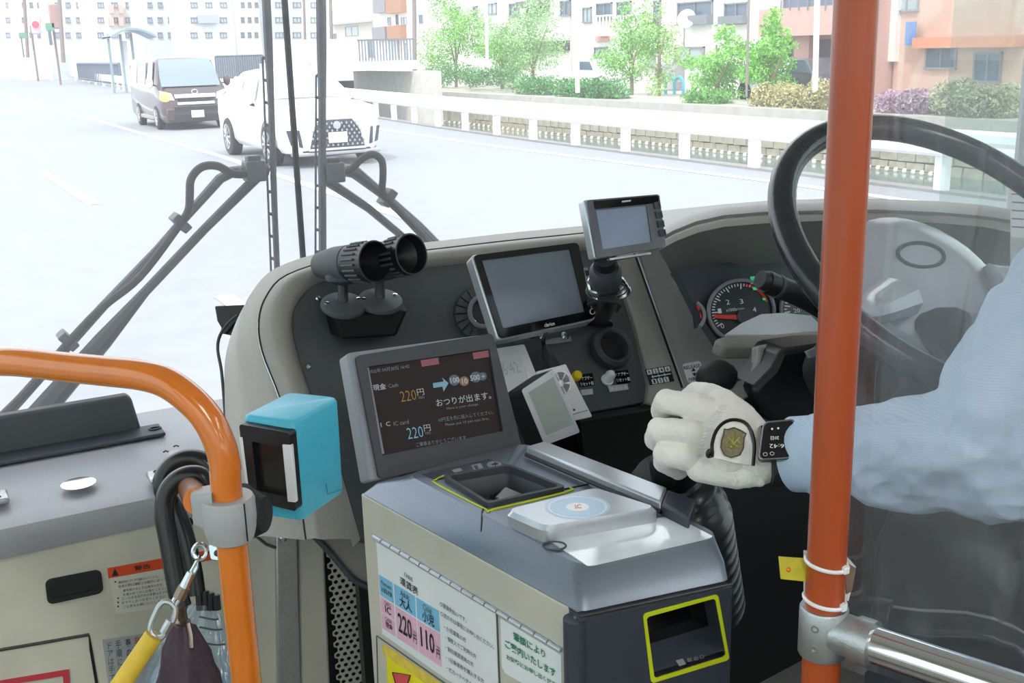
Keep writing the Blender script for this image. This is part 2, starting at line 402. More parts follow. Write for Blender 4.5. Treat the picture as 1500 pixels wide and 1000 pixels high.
# dry reeds on near bank
M_reed = mat('dry_reed', '#C9B98E', .9, noise=.2, scale=9)
def tuft(name, label, c, r, n, h, m, group=None):
    mb = MB()
    for i in range(n):
        a = random.random()*6.28; q = r*math.sqrt(random.random()); b = np.array((c[0]+q*math.cos(a), c[1]+q*math.sin(a)*2.2, c[2])); hh = h*random.uniform(.5, 1)
        tp = b+np.array((random.uniform(-.15, .15), random.uniform(-.25, .25), hh)); w = .012
        mb.add([b-(0, w, 0), b+(0, w, 0), (b+tp)/2+(.02, w, 0), (b+tp)/2-(0, w, 0), tp], [(0, 1, 2, 3), (3, 2, 4)])
    o = obj(name, mb, m); T(o, label, 'grass', group, 'stuff'); return o
tuft('dry_reeds', 'pale dry reeds behind the guard rail', (12.1, 22.3, -1.5), .5, 500, 2.0, M_reed)

# trees and bushes
def leafy(name, label, blobs, n, size, col, trunk=None, col2=None, group=None, cat='tree'):
    base = np.array([np.mean([b[0][0] for b in blobs]), np.mean([b[0][1] for b in blobs]), -.12])
    t = thing(name, label, cat, base, group)
    mb = MB(); tot = sum(b[1][0]*b[1][1]*b[1][2] for b in blobs)**1
    for c, r in blobs:
        k = int(n*r[0]*r[1]*r[2]/tot)+8
        for i in range(k):
            d = norm(np.random.normal(size=3)); q = random.random()**.45
            p = np.array(c)+d*np.array(r)*q
            a = norm(np.random.normal(size=3)); b = norm(np.cross(a, np.random.normal(size=3))); s = size*random.uniform(.6, 1.3)
            mb.add([p-a*s, p+b*s*.4, p+a*s, p-b*s*.4], [(0, 1, 2, 3)])
    f = obj('foliage', mb, mat('leaf'+col, col, .8, noise=.35, scale=1.4), t, smooth=False); f['kind'] = 'stuff'
    if trunk:
        tb = MB()
        for pth, r in trunk: tb.tube(pth, [r*(1-.7*i/(len(pth)-1)) for i in range(len(pth))], 7, smooth=3)
        obj('trunk', tb, mat('bark', '#8F8470', .9, noise=.2, scale=8), t)
    return t
def tree_at(px, pyb, X, h, w, n, col, label, lean=0.0, name='willow_tree', low=.25):
    w *= 1.6; n = int(n*3.2)
    g = AX(px, pyb, X); g[2] = -.1; bl = []
    for i in range(9):
        f_ = i/8; z = -.1+h*(low+(1-low)*f_); rad = w*(.55+.45*math.sin(math.pi*min(1, f_*1.1)))*(1-.35*f_)
        bl.append(((g[0]+random.uniform(-.3, .3)*w, g[1]+lean*f_*w+random.uniform(-.55, .55)*w, z), (rad*.6, rad*.75, h*.13)))
    tr = [([g, g+(0.1, .1, h*.4), g+(0, lean*w*.5+.1, h*.8)], .09), ([g+(0, .05, h*.25), g+(.3, w*.4, h*.5), g+(.2, w*.7, h*.75)], .05), ([g+(0, .05, h*.2), g+(-.3, -w*.4, h*.45), g+(-.2, -w*.6, h*.7)], .05)]
    leafy(name, label, bl, n, .07, col, tr)
tree_at(668, 120, 26, 4.9, 1.9, 2600, '#8FC46A', 'airy light green tree left of all on the far bank, at the bridge end')
tree_at(780, 125, 26.2, 4.3, 2.0, 2200, '#9CC486', 'thin pale green tree on the far bank behind the dark low bushes', lean=.3)
tree_at(735, 118, 26.6, 3.0, 1.5, 1300, '#93C573', 'short pale green tree between the two taller trees by the bridge end')
tree_at(925, 140, 25.6, 3.4, 1.05, 1300, '#8CC564', 'slender light green tree in front of the balcony house')
tree_at(965, 140, 25.9, 3.6, .75, 800, '#A3CB7C', 'narrow wispy green tree just left of the white house with dark windows', low=.1)
tree_at(1050, 150, 25.2, 2.4, 1.2, 1500, '#8AC85E', 'bright green low tree in front of the white house with dark windows', low=.1)
tree_at(1130, 155, 25.2, 2.75, .9, 1500, '#7DC24E', 'bright green tree beside the pink building garage', low=.12)
def bush_at(x0, x1, yt, yb, X, col, label, n=900, name='low_bush', cat='bush'):
    n = int(n*2.6); yt -= 6
    a = AX(x0, yb, X); b = AX(x1, yb, X); top = AX((x0+x1)/2, yt, X)[2]; z = (a[2]+b[2])/2; L = abs(a[1]-b[1]); k = 5; bl = []
    for i in range(k):
        f_ = (i+.5)/k; bl.append(((X+random.uniform(-.1, .1), a[1]+(b[1]-a[1])*f_, z+(top-z)*random.uniform(.4, .6)), (.55, L/k*.75, (top-z)*.5)))
    leafy(name, label, bl, n, .07, col, cat=cat)
bush_at(628, 700, 98, 128, 24.9, '#6F9F68', 'dark green low bush nearest to the bridge on the far bank', 1100)
bush_at(690, 760, 104, 130, 24.7, '#6C9B64', 'dark green low bush, second from the bridge', 1000)
bush_at(762, 812, 114, 145, 24.3, '#639B5E', 'small dark green bush spilling over the coping', 900)
bush_at(824, 912, 118, 152, 24.2, '#5A9655', 'widest dark green bush spilling over the coping steps', 1700)
bush_at(1010, 1062, 136, 156, 24.2, '#6FAE55', 'little green bush below the white house with dark windows', 600)
bush_at(1108, 1240, 122, 176, 24.2, '#B3AD7C', 'olive beige shrub behind the guard rail beside the orange pole', 2400)
bush_at(1290, 1370, 135, 175, 24.2, '#B496A8', 'pinkish flowering hedge on the far bank seen through the plastic sheet', 1500, 'flowering_hedge', 'hedge')
bush_at(1370, 1480, 120, 175, 24.0, '#A9AE86', 'grey green hedge on the far bank near the grey pillar', 1500)

# ------------------------------------------------------------------ buildings
M_wall1 = mat('white_render', '#ECEAE6', .8, noise=.03, scale=2)
M_wpane = mat('window_pane', '#5F6E80', .15, noise=.1, scale=1)
M_wframe = mat('window_frame', '#8A8C92', .5, noise=.04)
M_wpane2 = mat('window_pane_pale', '#A9B6BC', .2, noise=.1, scale=1)
def building(label, px0, px1, X, h, m, wins=(), depth=9, pt=80, extra=None, side='X', zb=-.12):
    P = (lambda x, y: AX(x, y, X)) if side == 'X' else (lambda x, y: AY(x, y, X))
    a, b = P(px0, pt), P(px1, pt)
    if side == 'X':
        c = (X+depth/2, (a[1]+b[1])/2, zb+h/2); sz = (depth, abs(a[1]-b[1]), h)
    else:
        c = ((a[0]+b[0])/2, X+depth/2, zb+h/2); sz = (abs(a[0]-b[0]), depth, h)
    t = thing('building', label, 'building', (c[0], c[1], zb))
    obj('wall', MB().box(c, sz), m, t, smooth=False)
    for w in wins:
        x0, y0, x1, y1 = w[:4]; A, B = P(x0, y0), P(x1, y1); mp = w[4] if len(w) > 4 else M_wpane
        zc, hz = (A[2]+B[2])/2, abs(A[2]-B[2]); ax = 1 if side == 'X' else 0; cc, hw = (A[ax]+B[ax])/2, abs(A[ax]-B[ax])
        fm = MB(); pm_ = MB()
        def bx(mb, o, u, z, du, dz, th):
            if side == 'X': mb.box((X-o, cc+u, z), (th, du, dz))
            else: mb.box((cc+u, X-o, z), (du, th, dz))
        f_ = .06
        bx(fm, .03, -hw/2, zc, f_, hz+f_, .1); bx(fm, .03, hw/2, zc, f_, hz+f_, .1); bx(fm, .03, 0, zc, f_*.7, hz, .08)
        bx(fm, .03, 0, zc+hz/2, hw+f_, f_, .1); bx(fm, .05, 0, zc-hz/2, hw+f_*2, f_, .16)
        o = obj('window', fm, M_wframe, t, smooth=False); bx(pm_, .005, 0, zc, hw, hz, .02); obj('pane', pm_, mp, o, smooth=False)
    return t, P
def fbox(t, name, m, X, x0, y0, x1, y1, th, P, o=0.0, ax='X'):
    A, B = P(x0, y0), P(x1, y1); k = 1 if ax == 'X' else 0; cc, hw = (A[k]+B[k])/2, abs(A[k]-B[k]); zc, hz = (A[2]+B[2])/2, abs(A[2]-B[2])
    mb = MB(); mb.box((X-o-th/2, cc, zc) if ax == 'X' else (cc, X-o-th/2, zc), (th, hw, hz) if ax == 'X' else (hw, th, hz)); return obj(name, mb, m, t, smooth=False)
M_pink = mat('pink_tile', '#C9A39B', .7, noise=.06, scale=4); M_pinkd = mat('garage_dark', '#5B5358', .8, noise=.1)
M_rail2 = mat('grey_railing', '#80848C', .5, noise=.03); M_brownp = mat('brown_panel', '#A87E69', .7, noise=.05); M_greyp = mat('grey_panel', '#8D8B92', .7, noise=.05)
t, P = building('white rendered house with dark sliding windows on the far bank', 1003, 1143, 30, 12, M_wall1,
    [(994, 5, 1044, 34), (1063, 6, 1096, 34), (990, 70, 1032, 92, M_wpane2)])
fbox(t, 'canopy', mat('canopy_grey', '#A8A9AE', .6, noise=.05), 30, 972, 93, 1002, 120, .5, P)
o = fbox(t, 'window_grille', M_rail2, 30, 1010, 23, 1045, 35, .3, P, .05); fbox(t, 'window_grille', M_rail2, 30, 1061, 24, 1097, 34, .3, P, .05)
mb = MB(); c = AX(1006, 28, 29.6); mb.lathe(c, (-1, -.6, .4), [(0, -.12), (.3, -.05), (.42, .06), (.40, .08), (.0, -.06)], 16); mb.cyl(c, c+np.array((.4, 0, -.1)), .03); obj('satellite_dish', mb, M_white, t)
t, P = building('pink tiled building with balcony above a dark garage', 1146, 1276, 29, 12, M_pink,
    [(1150, -14, 1222, 13), (1152, 60, 1176, 94, M_pinkd)])
fbox(t, 'balcony_wall', M_pink, 29, 1142, 14, 1276, 49, 1.0, P); fbox(t, 'garage_opening', M_pinkd, 29, 1194, 58, 1270, 122, .06, P)
fbox(t, 'pillar', M_pink, 29, 1176, 50, 1196, 96, .3, P, .1)
mb = MB()
for k in range(11):
    a = AX(1144+k*13, 10, 27.95); mb.box((27.95, a[1], a[2]+.05), (.04, .03, .34))
a = AX(1142, 9, 27.95); b = AX(1276, 9, 27.95); mb.box((27.95, (a[1]+b[1])/2, a[2]+.35), (.05, abs(a[1]-b[1]), .05)); obj('railing', mb, M_rail2, t, smooth=False)
t, P = building('salmon and cream building seen through the plastic sheet', 1310, 1560, 30, 12, mat('salmon_wall', '#D3AE9C', .7, noise=.05, scale=2),
    [(1316, -40, 1345, 15, M_wpane2), (1360, 60, 1400, 100), (1430, 78, 1465, 120)])
fbox(t, 'orange_band', mat('orange_band', '#DB8F6E', .7, noise=.04), 30, 1352, 55, 1500, 68, .5, P); fbox(t, 'cream_panel', M_wall1, 30, 1285, 0, 1316, 90, .2, P)
o = fbox(t, 'blue_banner', mat('blue_banner', '#5E86C4', .6, noise=.1, scale=6), 30, 1338, 32, 1350, 66, .05, P, .3)
t, P = building('white house with railed balconies behind the willow trees', 838, 1001, 30.5, 12, M_wall1,
    [(855, 12, 867, 32, M_wpane2), (875, 6, 897, 29), (905, 4, 925, 27), (959, 2, 968, 40), (872, 70, 890, 95, M_wpane2), (940, 70, 960, 98, M_wpane2)])
for (x0, x1) in ((874, 898), (905, 926)):
    mb = MB()
    for k in range(6):
        a = AX(x0+(x1-x0)*k/5, 30, 30.2); mb.box((30.2, a[1], a[2]-.25), (.05, .09, .9))
    a = AX(x0, 30, 30.2); b = AX(x1, 30, 30.2)
    mb.box((30.2, (a[1]+b[1])/2, a[2]+.2), (.08, abs(a[1]-b[1]), .08)); mb.box((30.2, (a[1]+b[1])/2, a[2]-.7), (.3, abs(a[1]-b[1]), .1)); obj('balcony_railing', mb, M_wall1, t, smooth=False)
fbox(t, 'shop_sign', mat('red_white_sign', '#E0A8A4', .6, noise=.05), 30.5, 874, 51, 893, 60, .1, P)
t, P = building('long white building with small windows left of the balcony house', 640, 836, 31, 12, M_wall1,
    [(715, 6, 728, 20, M_wpane2), (747, 6, 761, 24), (772, 4, 804, 22), (775, 31, 780, 37), (822, 2, 836, 22), (660, 12, 675, 26), (694, 10, 700, 24)])
fbox(t, 'awning', mat('awning_grey', '#77777C', .7, noise=.05), 31, 773, 3, 806, 9, .8, P); fbox(t, 'shop_shade', M_pinkd, 31, 700, 64, 835, 74, .15, P)
t, P = building('tall building with brown and grey chequered balconies beyond the bridge', 548, 636, 60, 26, M_wall1,
    [(568, 26, 573, 36, M_wpane2), (588, 26, 596, 36, M_wpane2), (580, 22, 584, 36), (570, 60, 580, 90, M_wpane2), (582, 60, 586, 86), (592, 64, 598, 88, M_wpane2), (614, 22, 620, 34)], pt=60)
for (x0, y0, x1, y1, m_) in ((554, 0, 573, 18, M_greyp), (573, 0, 596, 18, M_brownp), (553, 40, 573, 58, M_greyp), (575, 38, 596, 58, M_brownp)): fbox(t, 'balcony_panel', m_, 60, x0, y0, x1, y1, .9, P)
# gabled house left of it
M_croof = mat('grey_roof', '#A7ABB8', .7, noise=.05)
t, P = building('small cream house with a grey roof beyond the bridge', 484, 547, 70, 9.4, mat('cream_wall', '#DAD6CC', .8, noise=.03), [(506, 40, 525, 52, M_wpane2), (540, 60, 548, 84), (487, 50, 494, 68)], pt=60)
a = AX(480, 30, 69); b = AX(552, 30, 69); zt = AX(515, 32, 69)[2]
mb = MB(); mb.prism([(68.2, a[1], zt-.3), (68.2, b[1], zt-.3), (68.2, b[1], zt+.1), (73, b[1], zt+5), (78, b[1], zt-.3)][:1]+[(68.2, a[1], zt), (74, a[1], zt+4.5), (80, a[1], zt)], (0, b[1]-a[1], 0)); obj('roof', mb, M_croof, t, smooth=False)
# pale blocks far along the street
M_far = [mat('far_block_a', '#DDDFE4', .8, noise=.03, scale=.5), mat('far_block_b', '#E6E3DD', .8, noise=.03, scale=.5), mat('far_block_c', '#D2D6DA', .8, noise=.03, scale=.5)]
farl = [('pale block of flats at the far left end of the street', -30, 24, 150, 16, 0), ('white street-corner building behind the red signal', 26, 66, 130, 22, 1), ('pale building between the two utility poles', 72, 128, 120, 24, 2),
        ('white tower with pink balcony panels behind the bus shelter', 132, 205, 105, 24, 1), ('plain white block behind the dark van', 208, 262, 100, 24, 2), ('pale grey house with a gabled front behind the white car', 268, 345, 90, 14, 0),
        ('white house just left of the left wiper blade', 348, 384, 95, 18, 1), ('pale house seen between the two wiper blades', 390, 482, 100, 14, 2)]
for lb, x0, x1, Y, h, k in farl:
    w = []
    for r in range(3):
        for q in range(3):
            xx = x0+(x1-x0)*(.15+.28*q); yy = 4+r*22
            if yy < 62: w.append((xx, yy, xx+(x1-x0)*.12, yy+7, mat('far_pane', '#C3CBD6', .4, noise=.05)))
    t, P = building(lb, x0, x1, Y, h, M_far[k], w, side='Y', depth=4, pt=70)
    if k == 1 and x0 == 132:
        for (a0, b0) in ((158, 8), (172, 8), (158, 26), (172, 26)): fbox(t, 'balcony_panel', mat('pink_panel', '#D9B6AC', .7, noise=.03), Y, a0, b0, a0+8, b0+12, .6, P, ax='Y')
    if x0 == 268: fbox(t, 'garage_shade', mat('house_grey', '#AEB4BE', .7, noise=.03), Y, 288, 22, 318, 34, .5, P, ax='Y')
# bridge over the canal
br = thing('bridge', 'white concrete bridge with a grey railing crossing the canal behind the white car', 'bridge', (20, 50, -1.6))
ya = 46.5
def bpt(x, y): return AY(x, y, ya)
a = bpt(455, 90); b = bpt(612, 108)
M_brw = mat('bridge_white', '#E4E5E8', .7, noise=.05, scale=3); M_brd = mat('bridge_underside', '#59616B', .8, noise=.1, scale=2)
z1 = bpt(550, 90)[2]; z0_ = bpt(550, 103)[2]
obj('deck', MB().box(((a[0]+b[0])/2, ya+4, (z1+z0_)/2), (abs(b[0]-a[0]), 8, z1-z0_)), M_brw, br, smooth=False)
obj('abutment', MB().box((b[0]+.3, ya+3.5, -.2), (1.0, 8.6, 2.4)), M_stone2, br, smooth=False)
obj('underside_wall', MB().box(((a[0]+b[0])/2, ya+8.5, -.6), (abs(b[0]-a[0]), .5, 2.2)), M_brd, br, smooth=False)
mb = MB()
for k in range(20):
    p = bpt(524+k*4.4, 88); mb.box((p[0], ya+.1, z1+.45), (.05, .05, .9))
p0, p1 = bpt(522, 80), bpt(612, 80); mb.box(((p0[0]+p1[0])/2, ya+.1, z1+.92), (p1[0]-p0[0], .07, .07)); obj('railing', mb, M_rail2, br, smooth=False)
p0, p1 = bpt(395, 80), bpt(524, 80); obj('parapet', MB().box(((p0[0]+p1[0])/2, ya+.1, z1+.5), (p1[0]-p0[0], .2, 1.0)), M_brw, br, smooth=False)
# fence by the left pavement, shelter, poles, signals
M_fenced = mat('dark_fence', '#6C7684', .6, noise=.05)
fn = thing('railing_fence', 'dark barred fence along the pavement left of the bus shelter', 'fence', ZP(150, 110, 0))
p0, p1 = ZP(112, 101, 0), ZP(176, 108, 0); p0 = AY(114, 100, 105.); p1 = AY(176, 106, 76.)
for z, w in ((.35, .08), (1.6, .1)): 
    q0, q1 = p0.copy(), p1.copy(); q0[2] = z; q1[2] = z; obj('rail', MB().tube([q0, q1], w, 4), M_fenced, fn)
for k in range(24):
    q = p0+(p1-p0)*k/23; obj('bar', MB().box((q[0], q[1], .95), (.14, .14, 1.4)), M_fenced, fn, smooth=False)
fn = thing('railing_fence', 'grey fence behind the dark van, right of the bus shelter', 'fence', AY(340, 90, 62.))
for z in (.4, 1.9): obj('rail', MB().tube([(AY(315, 80, 62.)[0], 62, z), (AY(384, 80, 62.)[0], 62, z)], .05, 4), M_fenced, fn)
for k in range(22):
    x = AY(315+k*3.3, 80, 62.)[0]; obj('bar', MB().box((x, 62, 1.15), (.1, .06, 1.5)), M_fenced, fn, smooth=False)
wl = thing('guard_rail', 'far white guard rail curving past the pavement on the left', 'guard rail', (15, 80, 0))
gp = [AY(62, 92, 190.), AY(85, 100, 140.), AY(120, 110, 105.), AY(165, 121, 80.), AY(200, 129, 66.), AY(330, 133, 54.), AY(460, 130, 47.)]
mb = MB(); mb.loft([[np.array((p[0]+a_, p[1], z_)) for a_, z_ in ((-.06, .4), (-.06, .85), (.06, .85), (.06, .4))] for p in gp]); obj('beam', mb, M_rail, wl, smooth=False)
for i in range(len(gp)-1):
    for k in range(4):
        q = gp[i]+(gp[i+1]-gp[i])*k/4; obj('post', MB().box((q[0], q[1], .25), (.16, .16, .5)), M_rail, wl, smooth=False)
bs = thing('bus_shelter', 'grey roofed bus shelter on the pavement behind the van', 'shelter', AY(185, 106, 68.)*(1, 1, 0))
def pbox(par, name, x0, y0, x1, y1, Y, th, m):
    A, B = AY(x0, y0, Y), AY(x1, y1, Y); return obj(name, MB().box(((A[0]+B[0])/2, Y, (A[2]+B[2])/2), (abs(A[0]-B[0]), th, abs(A[2]-B[2]))), m, par, smooth=False)
M_shel = mat('shelter_grey', '#8FA0AC', .5, noise=.04)
mb = MB(); A, B = AY(155, 54, 68.), AY(222, 54, 68.)
mb.loft([[(A[0]+(B[0]-A[0])*k/8, y_, A[2]+.45*math.sin(math.pi*k/8)+dz) for k in range(9)] for y_, dz in ((66.5, 0), (69.5, 0), (69.5, -.12), (66.5, -.12), (66.5, 0))], closed=False, caps=False); obj('roof', mb, M_shel, bs)
for x in (156, 174, 190):
    p_ = AY(x+1.5, 50, 68.); obj('post', MB().box((p_[0], 68., p_[2]/2), (.13, .13, p_[2])), M_shel, bs, smooth=False)
pbox(bs, 'glass_panel', 176, 60, 190, 96, 68.1, .04, M_wall1); pbox(bs, 'sign_board', 190, 96, 194, 104, 68.2, .1, mat('orange_sign', '#E08A66', .6, noise=.03))
def pole(name, label, cat, x0, x1, yb, Y, r, m):
    b = AY(x0, yb, Y); b[2] = max(b[2]-.4, 0); tp = AY(x1, -40, Y); return T(obj(name, MB().tube([b, tp], r, 8), m), label, cat)
M_pole = mat('pole_brown', '#8D7F7C', .7, noise=.05); M_lamp = mat('lamp_post_white', '#E9EAEE', .4, noise=.02)
pole('utility_pole', 'brown utility pole left of the bus shelter', 'pole', 92, 84, 84, 95., .16, M_pole)
pole('utility_pole', 'thin grey utility pole at the far left of the street', 'pole', 40, 33, 78, 120., .16, M_pole)
pole('utility_pole', 'grey pole between the wiper blades behind the white car', 'pole', 447, 444, 80, 60., .07, M_pole)
pole('utility_pole', 'brown pole at the bridge end by the chequered building', 'pole', 607, 606, 96, 48., .11, M_pole)
pole('utility_pole', 'brownish pole above the small cream house', 'pole', 485, 483, 60, 58., .1, M_pole)
pole('street_lamp', 'slim white lamp post rising from the light green tree by the bridge', 'lamp post', 713, 712, 78, 35., .06, M_lamp)
pole('street_lamp', 'thicker white lamp post beside the pink building, just left of the orange pole', 'lamp post', 1195, 1198, 110, 22.5, .075, M_lamp)
pole('utility_pole', 'pale concrete pole between the white building and the balcony house', 'pole', 846, 843, 118, 32., .085, mat('pole_cream', '#DAD4CC', .8, noise=.04))
pole('utility_pole', 'grey pole at the left edge of the pink building', 'pole', 1094, 1098, 120, 24., .035, M_pole)
sg = thing('traffic_signal', 'red traffic light over the far left crossing', 'traffic light', AY(46, 40, 118.)*(1, 1, 0))
p_ = AY(45, 38, 118.5); obj('mast', MB().tube([p_*(1, 1, 0), p_, p_+np.array((.6, 0, .2))], .1, 6), M_pole, sg)
obj('housing', MB().box(AY(52, 34, 118.), (.9, .3, 2.0)), mat('signal_grey', '#C9C9CE', .5, noise=.03), sg, bevel=.1)
obj('lamp', MB().cyl(AY(52, 36, 117.8), AY(52, 36, 117.6), .32), mat('signal_red', '#F23A4A', .4, emit=2.5), sg)
sg = thing('traffic_signal', 'second traffic light seen end-on beside the brown pole', 'traffic light', AY(77, 26, 96.)*(1, 1, 0))
p_ = AY(76, 26, 96.5); obj('mast', MB().tube([p_*(1, 1, 0), p_, p_+np.array((.4, 0, 0))], .09, 6), M_pole, sg)
obj('housing', MB().box(AY(79, 24, 96.), (.7, .3, 1.9)), mat('signal_brown', '#B08F8A', .5, noise=.03), sg, bevel=.1)
# people-sized dark figures of street furniture at far left and the crossing
bx_ = thing('sign_pillar', 'dark green pillar sign left of the first utility pole', 'sign', AY(72, 86, 96.)*(1, 1, 0))
pbox(bx_, 'pillar', 70, 44, 77, 66, 96., .4, M_fenced); pbox(bx_, 'head', 66, 34, 80, 45, 96., .3, mat('sign_green', '#74A08C', .6, noise=.05))
bx_ = thing('sign_pillar', 'dark grey pillar at the far left edge of the street', 'sign', AY(33, 88, 118.)*(1, 1, 0))
pbox(bx_, 'pillar', 30, 54, 36, 84, 118., .4, M_fenced); pbox(bx_, 'head', 27, 48, 40, 56, 118., .3, mat('sign_green', '#74A08C', .6))
# parked car and small street objects on the far bank
def small_car(label, px0, px1, X, col, z=-.12):
    a, b = AX(px0, 110, X), AX(px1, 110, X); L = abs(a[1]-b[1]); y0 = min(a[1], b[1]); t = thing('parked_car', label, 'car', (X, y0+L/2, z))
    prof = [(0, .3), (0, .75), (.08, .85), (.25, .92), (.38, 1.35), (.45, 1.42), (.75, 1.42), (.88, .98), (1, .85), (1, .3)]
    obj('body', MB().prism([(X-.8, y0+u*L, z+v) for u, v in prof], (1.6, 0, 0)), mat('car'+col, col, .3, coat=.5), t, bevel=.06)
    obj('side_window', MB().prism([(X-.82, y0+u*L, z+v) for u, v in ((.3, .96), (.4, 1.33), (.74, 1.33), (.84, .98))], (.04, 0, 0)), M_wpane, t, smooth=False)
    for u in (.18, .8): obj('wheel', MB().cyl((X-.85, y0+u*L, z+.32), (X-.6, y0+u*L, z+.32), .32), M_rubber, t)
small_car('dark parked car in the garage of the pink building', 1168, 1232, 27.2, '#4A4E57')
small_car('white parked car half hidden by the pale trees', 858, 905, 28, '#E9E9EC')
small_car('white parked car on the far road behind the bright green tree', 1108, 1155, 26.8, '#E4E6EA')
cr = thing('cyclist', 'person in a pale top and cap riding past the dark parked car', 'person', AX(1190, 162, 26.4))
c = AX(1190, 160, 26.4)
blob('body', [('c', [(c+(0, 0, .1), .15), (c+(0, .0, .5), .19), (c+(0, -.05, .85), .15), (c+(0, -.05, 1.1), .11)]), ('c', [(c+(0, -.1, .75), .07), (c+(0, -.3, .55), .05), (c+(0, -.5, .5), .045)])], mat('pale_shirt', '#BDB1AC', .8, noise=.03), cr, .03, 3)
obj('cap', MB().ball(c+(0, -.05, 1.17), (.12, .13, .09)), mat('cap_grey', '#8FA3A8', .7, noise=.03), cr)
bk = thing('bicycle_shelter', 'little light blue arched frame in front of the white house', 'frame', AX(988, 120, 27.5))
c = AX(988, 121, 27.5); c[2] = -.12; mb = MB()
for dy in (-.3, .3): mb.tube([c+(0, dy-.3, 0), c+(0, dy-.28, .5), c+(0, dy, .7), c+(0, dy+.28, .5), c+(0, dy+.3, 0)], .07, 6, smooth=3)
obj('frame', mb, mat('light_blue', '#6FC8DC', .5, noise=.03), bk)

# ------------------------------------------------------------------ vehicles
def car_body(t, st, w, x0, y0, m, z0=0, n=None):
    """st: list of (y along the car, floor z, sill half width, belt z, belt half width, roof z, roof half width)"""
    rings = []
    for y, zf, hw0, zb, hw1, zr, hw2 in st:
        r = [(-hw0*.9, zf), (-hw0, zf+.12), (-hw1, (zf+zb)/2+.1), (-hw1*.985, zb), (-hw2, zr-.08), (-hw2*.86, zr-.015), (0, zr), (hw2*.86, zr-.015), (hw2, zr-.08), (hw1*.985, zb), (hw1, (zf+zb)/2+.1), (hw0, zf+.12), (hw0*.9, zf)]
        rings.append([np.array((x0+a, y0+y, z0+b)) for a, b in r])
    return obj('body', MB().loft(rings), m, t, ang=50)
def wheel(t, x, y, r, w, out, mt, spokes=5):
    o = obj('wheel', MB().lathe((x, y, r), (out, 0, 0), [(r*.6, -w/2), (r, -w/2+.03), (r, w/2-.03), (r*.93, w/2), (r*.66, w/2), (r*.64, w/2-.03), (0.02, w/2-.06)], 28), mt, t)
    mb = MB()
    for k in range(spokes*2):
        a = 2*math.pi*k/(spokes*2); c = np.array((x+out*(w/2-.0), y, r)); d = np.array((0, math.cos(a), math.sin(a)))
        mb.tube([c+d*r*.1, c+d*r*.66], [.035, .022], 6)
    mb.lathe((x, y, r), (out, 0, 0), [(r*.68, w/2-.01), (r*.68, w/2+.012), (r*.6, w/2+.012), (r*.6, w/2-.01)], 28)
    mb.lathe((x, y, r), (out, 0, 0), [(0, w/2+.02), (r*.16, w/2+.02), (r*.18, w/2-.02)], 12)
    obj('rim', mb, M_alu, o)
def quadp(t, name, pts, th, m, par=None, bev=0):
    pts = [np.array(p, float) for p in pts]; n = norm(np.cross(pts[1]-pts[0], pts[2]-pts[0]))
    if n[1] > 0 or (abs(n[1]) < .2 and n[0] > 0): n = -n
    return obj(name, MB().prism([p+n*.012 for p in pts], -n*th), m, par or t, bev, smooth=False)
M_vanb = mat('van_grey', '#45393C', .3, coat=.9, noise=.03, scale=3); M_glassd = mat('car_glass', '#8B97A4', .08, coat=.3, noise=.05)
M_plate = mat('number_plate', '#F4F4F4', .5, noise=.02); M_carblack = mat('car_black_trim', '#2B2D33', .5, noise=.1)
vx, vy = 6.82, 30.9
van = thing('van', 'dark grey one-box van with lit orange indicator following the white car', 'van', (vx, vy+2.3, 0))
st = [(0, .22, .82, .78, .86, .82, .62), (.12, .2, .87, .95, .9, 1.0, .74), (.35, .2, .9, 1.1, .92, 1.13, .8), (.75, .2, .92, 1.18, .93, 1.62, .78), (1.05, .2, .92, 1.18, .93, 1.88, .76), (1.5, .2, .92, 1.18, .93, 1.97, .76), (4.5, .22, .92, 1.18, .93, 1.97, .76), (4.68, .3, .9, 1.18, .9, 1.93, .72), (4.72, .35, .86, 1.15, .86, 1.7, .7)]
car_body(van, st, 0, vx, vy, M_vanb)
def wscreen(t, rows, x0, y0, m):
    return obj('windscreen', MB().loft([[np.array((x0+w*k, y0+y-.025*(1-k*k), z+.012)) for k in (-1, -.5, 0, .5, 1)] for y, z, w in rows], closed=False, caps=False), m, t)
M_ws = mat('van_windscreen', '#8492A2', .08, coat=.4, noise=.04)
wscreen(van, ((.36, 1.15, .80), (.55, 1.40, .79), (.73, 1.64, .75), (.90, 1.77, .72), (1.02, 1.87, .68)), vx, vy, M_ws)
for s in (-1, 1):
    for y0, y1, in ((.85, 1.75), (1.85, 3.1), (3.2, 4.5)):
        quadp(van, 'side_window', [(vx+s*.94, vy+y0+.1, 1.22), (vx+s*.94, vy+y1, 1.22), (vx+s*.80, vy+y1, 1.84), (vx+s*.80, vy+y0+.35, 1.84)], .02, M_glassd)
    for y in (.85, 3.5): wheel(van, vx+s*.84, vy+y, .33, .2, s, M_rubber)
    hl = quadp(van, 'headlamp', [(vx+s*.56, vy-.0, .8), (vx+s*.88, vy+.14, .84), (vx+s*.9, vy+.2, 1.06), (vx+s*.62, vy+.1, .98)], .04, mat('lamp_glass', '#F6F6FA', .1, coat=.5) )
    obj('fog_lamp', MB().cyl((vx+s*.66, vy-.03, .47), (vx+s*.66, vy+.05, .47), .06), M_white, van)
    m_ = obj('mirror', MB().ball((vx+s*1.06, vy+.62, 1.28), (.1, .07, .16)), M_white if s < 0 else M_vanb, van); obj('mirror_arm', MB().tube([(vx+s*.9, vy+.75, 1.2), (vx+s*1.05, vy+.64, 1.22)], .02, 6), M_carblack, m_)
obj('indicator', MB().ball((vx-.80, vy+.04, .90), (.15, .10, .13)), mat('indicator_orange', '#FF9A3A', .4, emit=9.0), van)
obj('bumper', MB().box((vx, vy+.0, .42), (1.66, .14, .36)), M_vanb, van, bevel=.05)
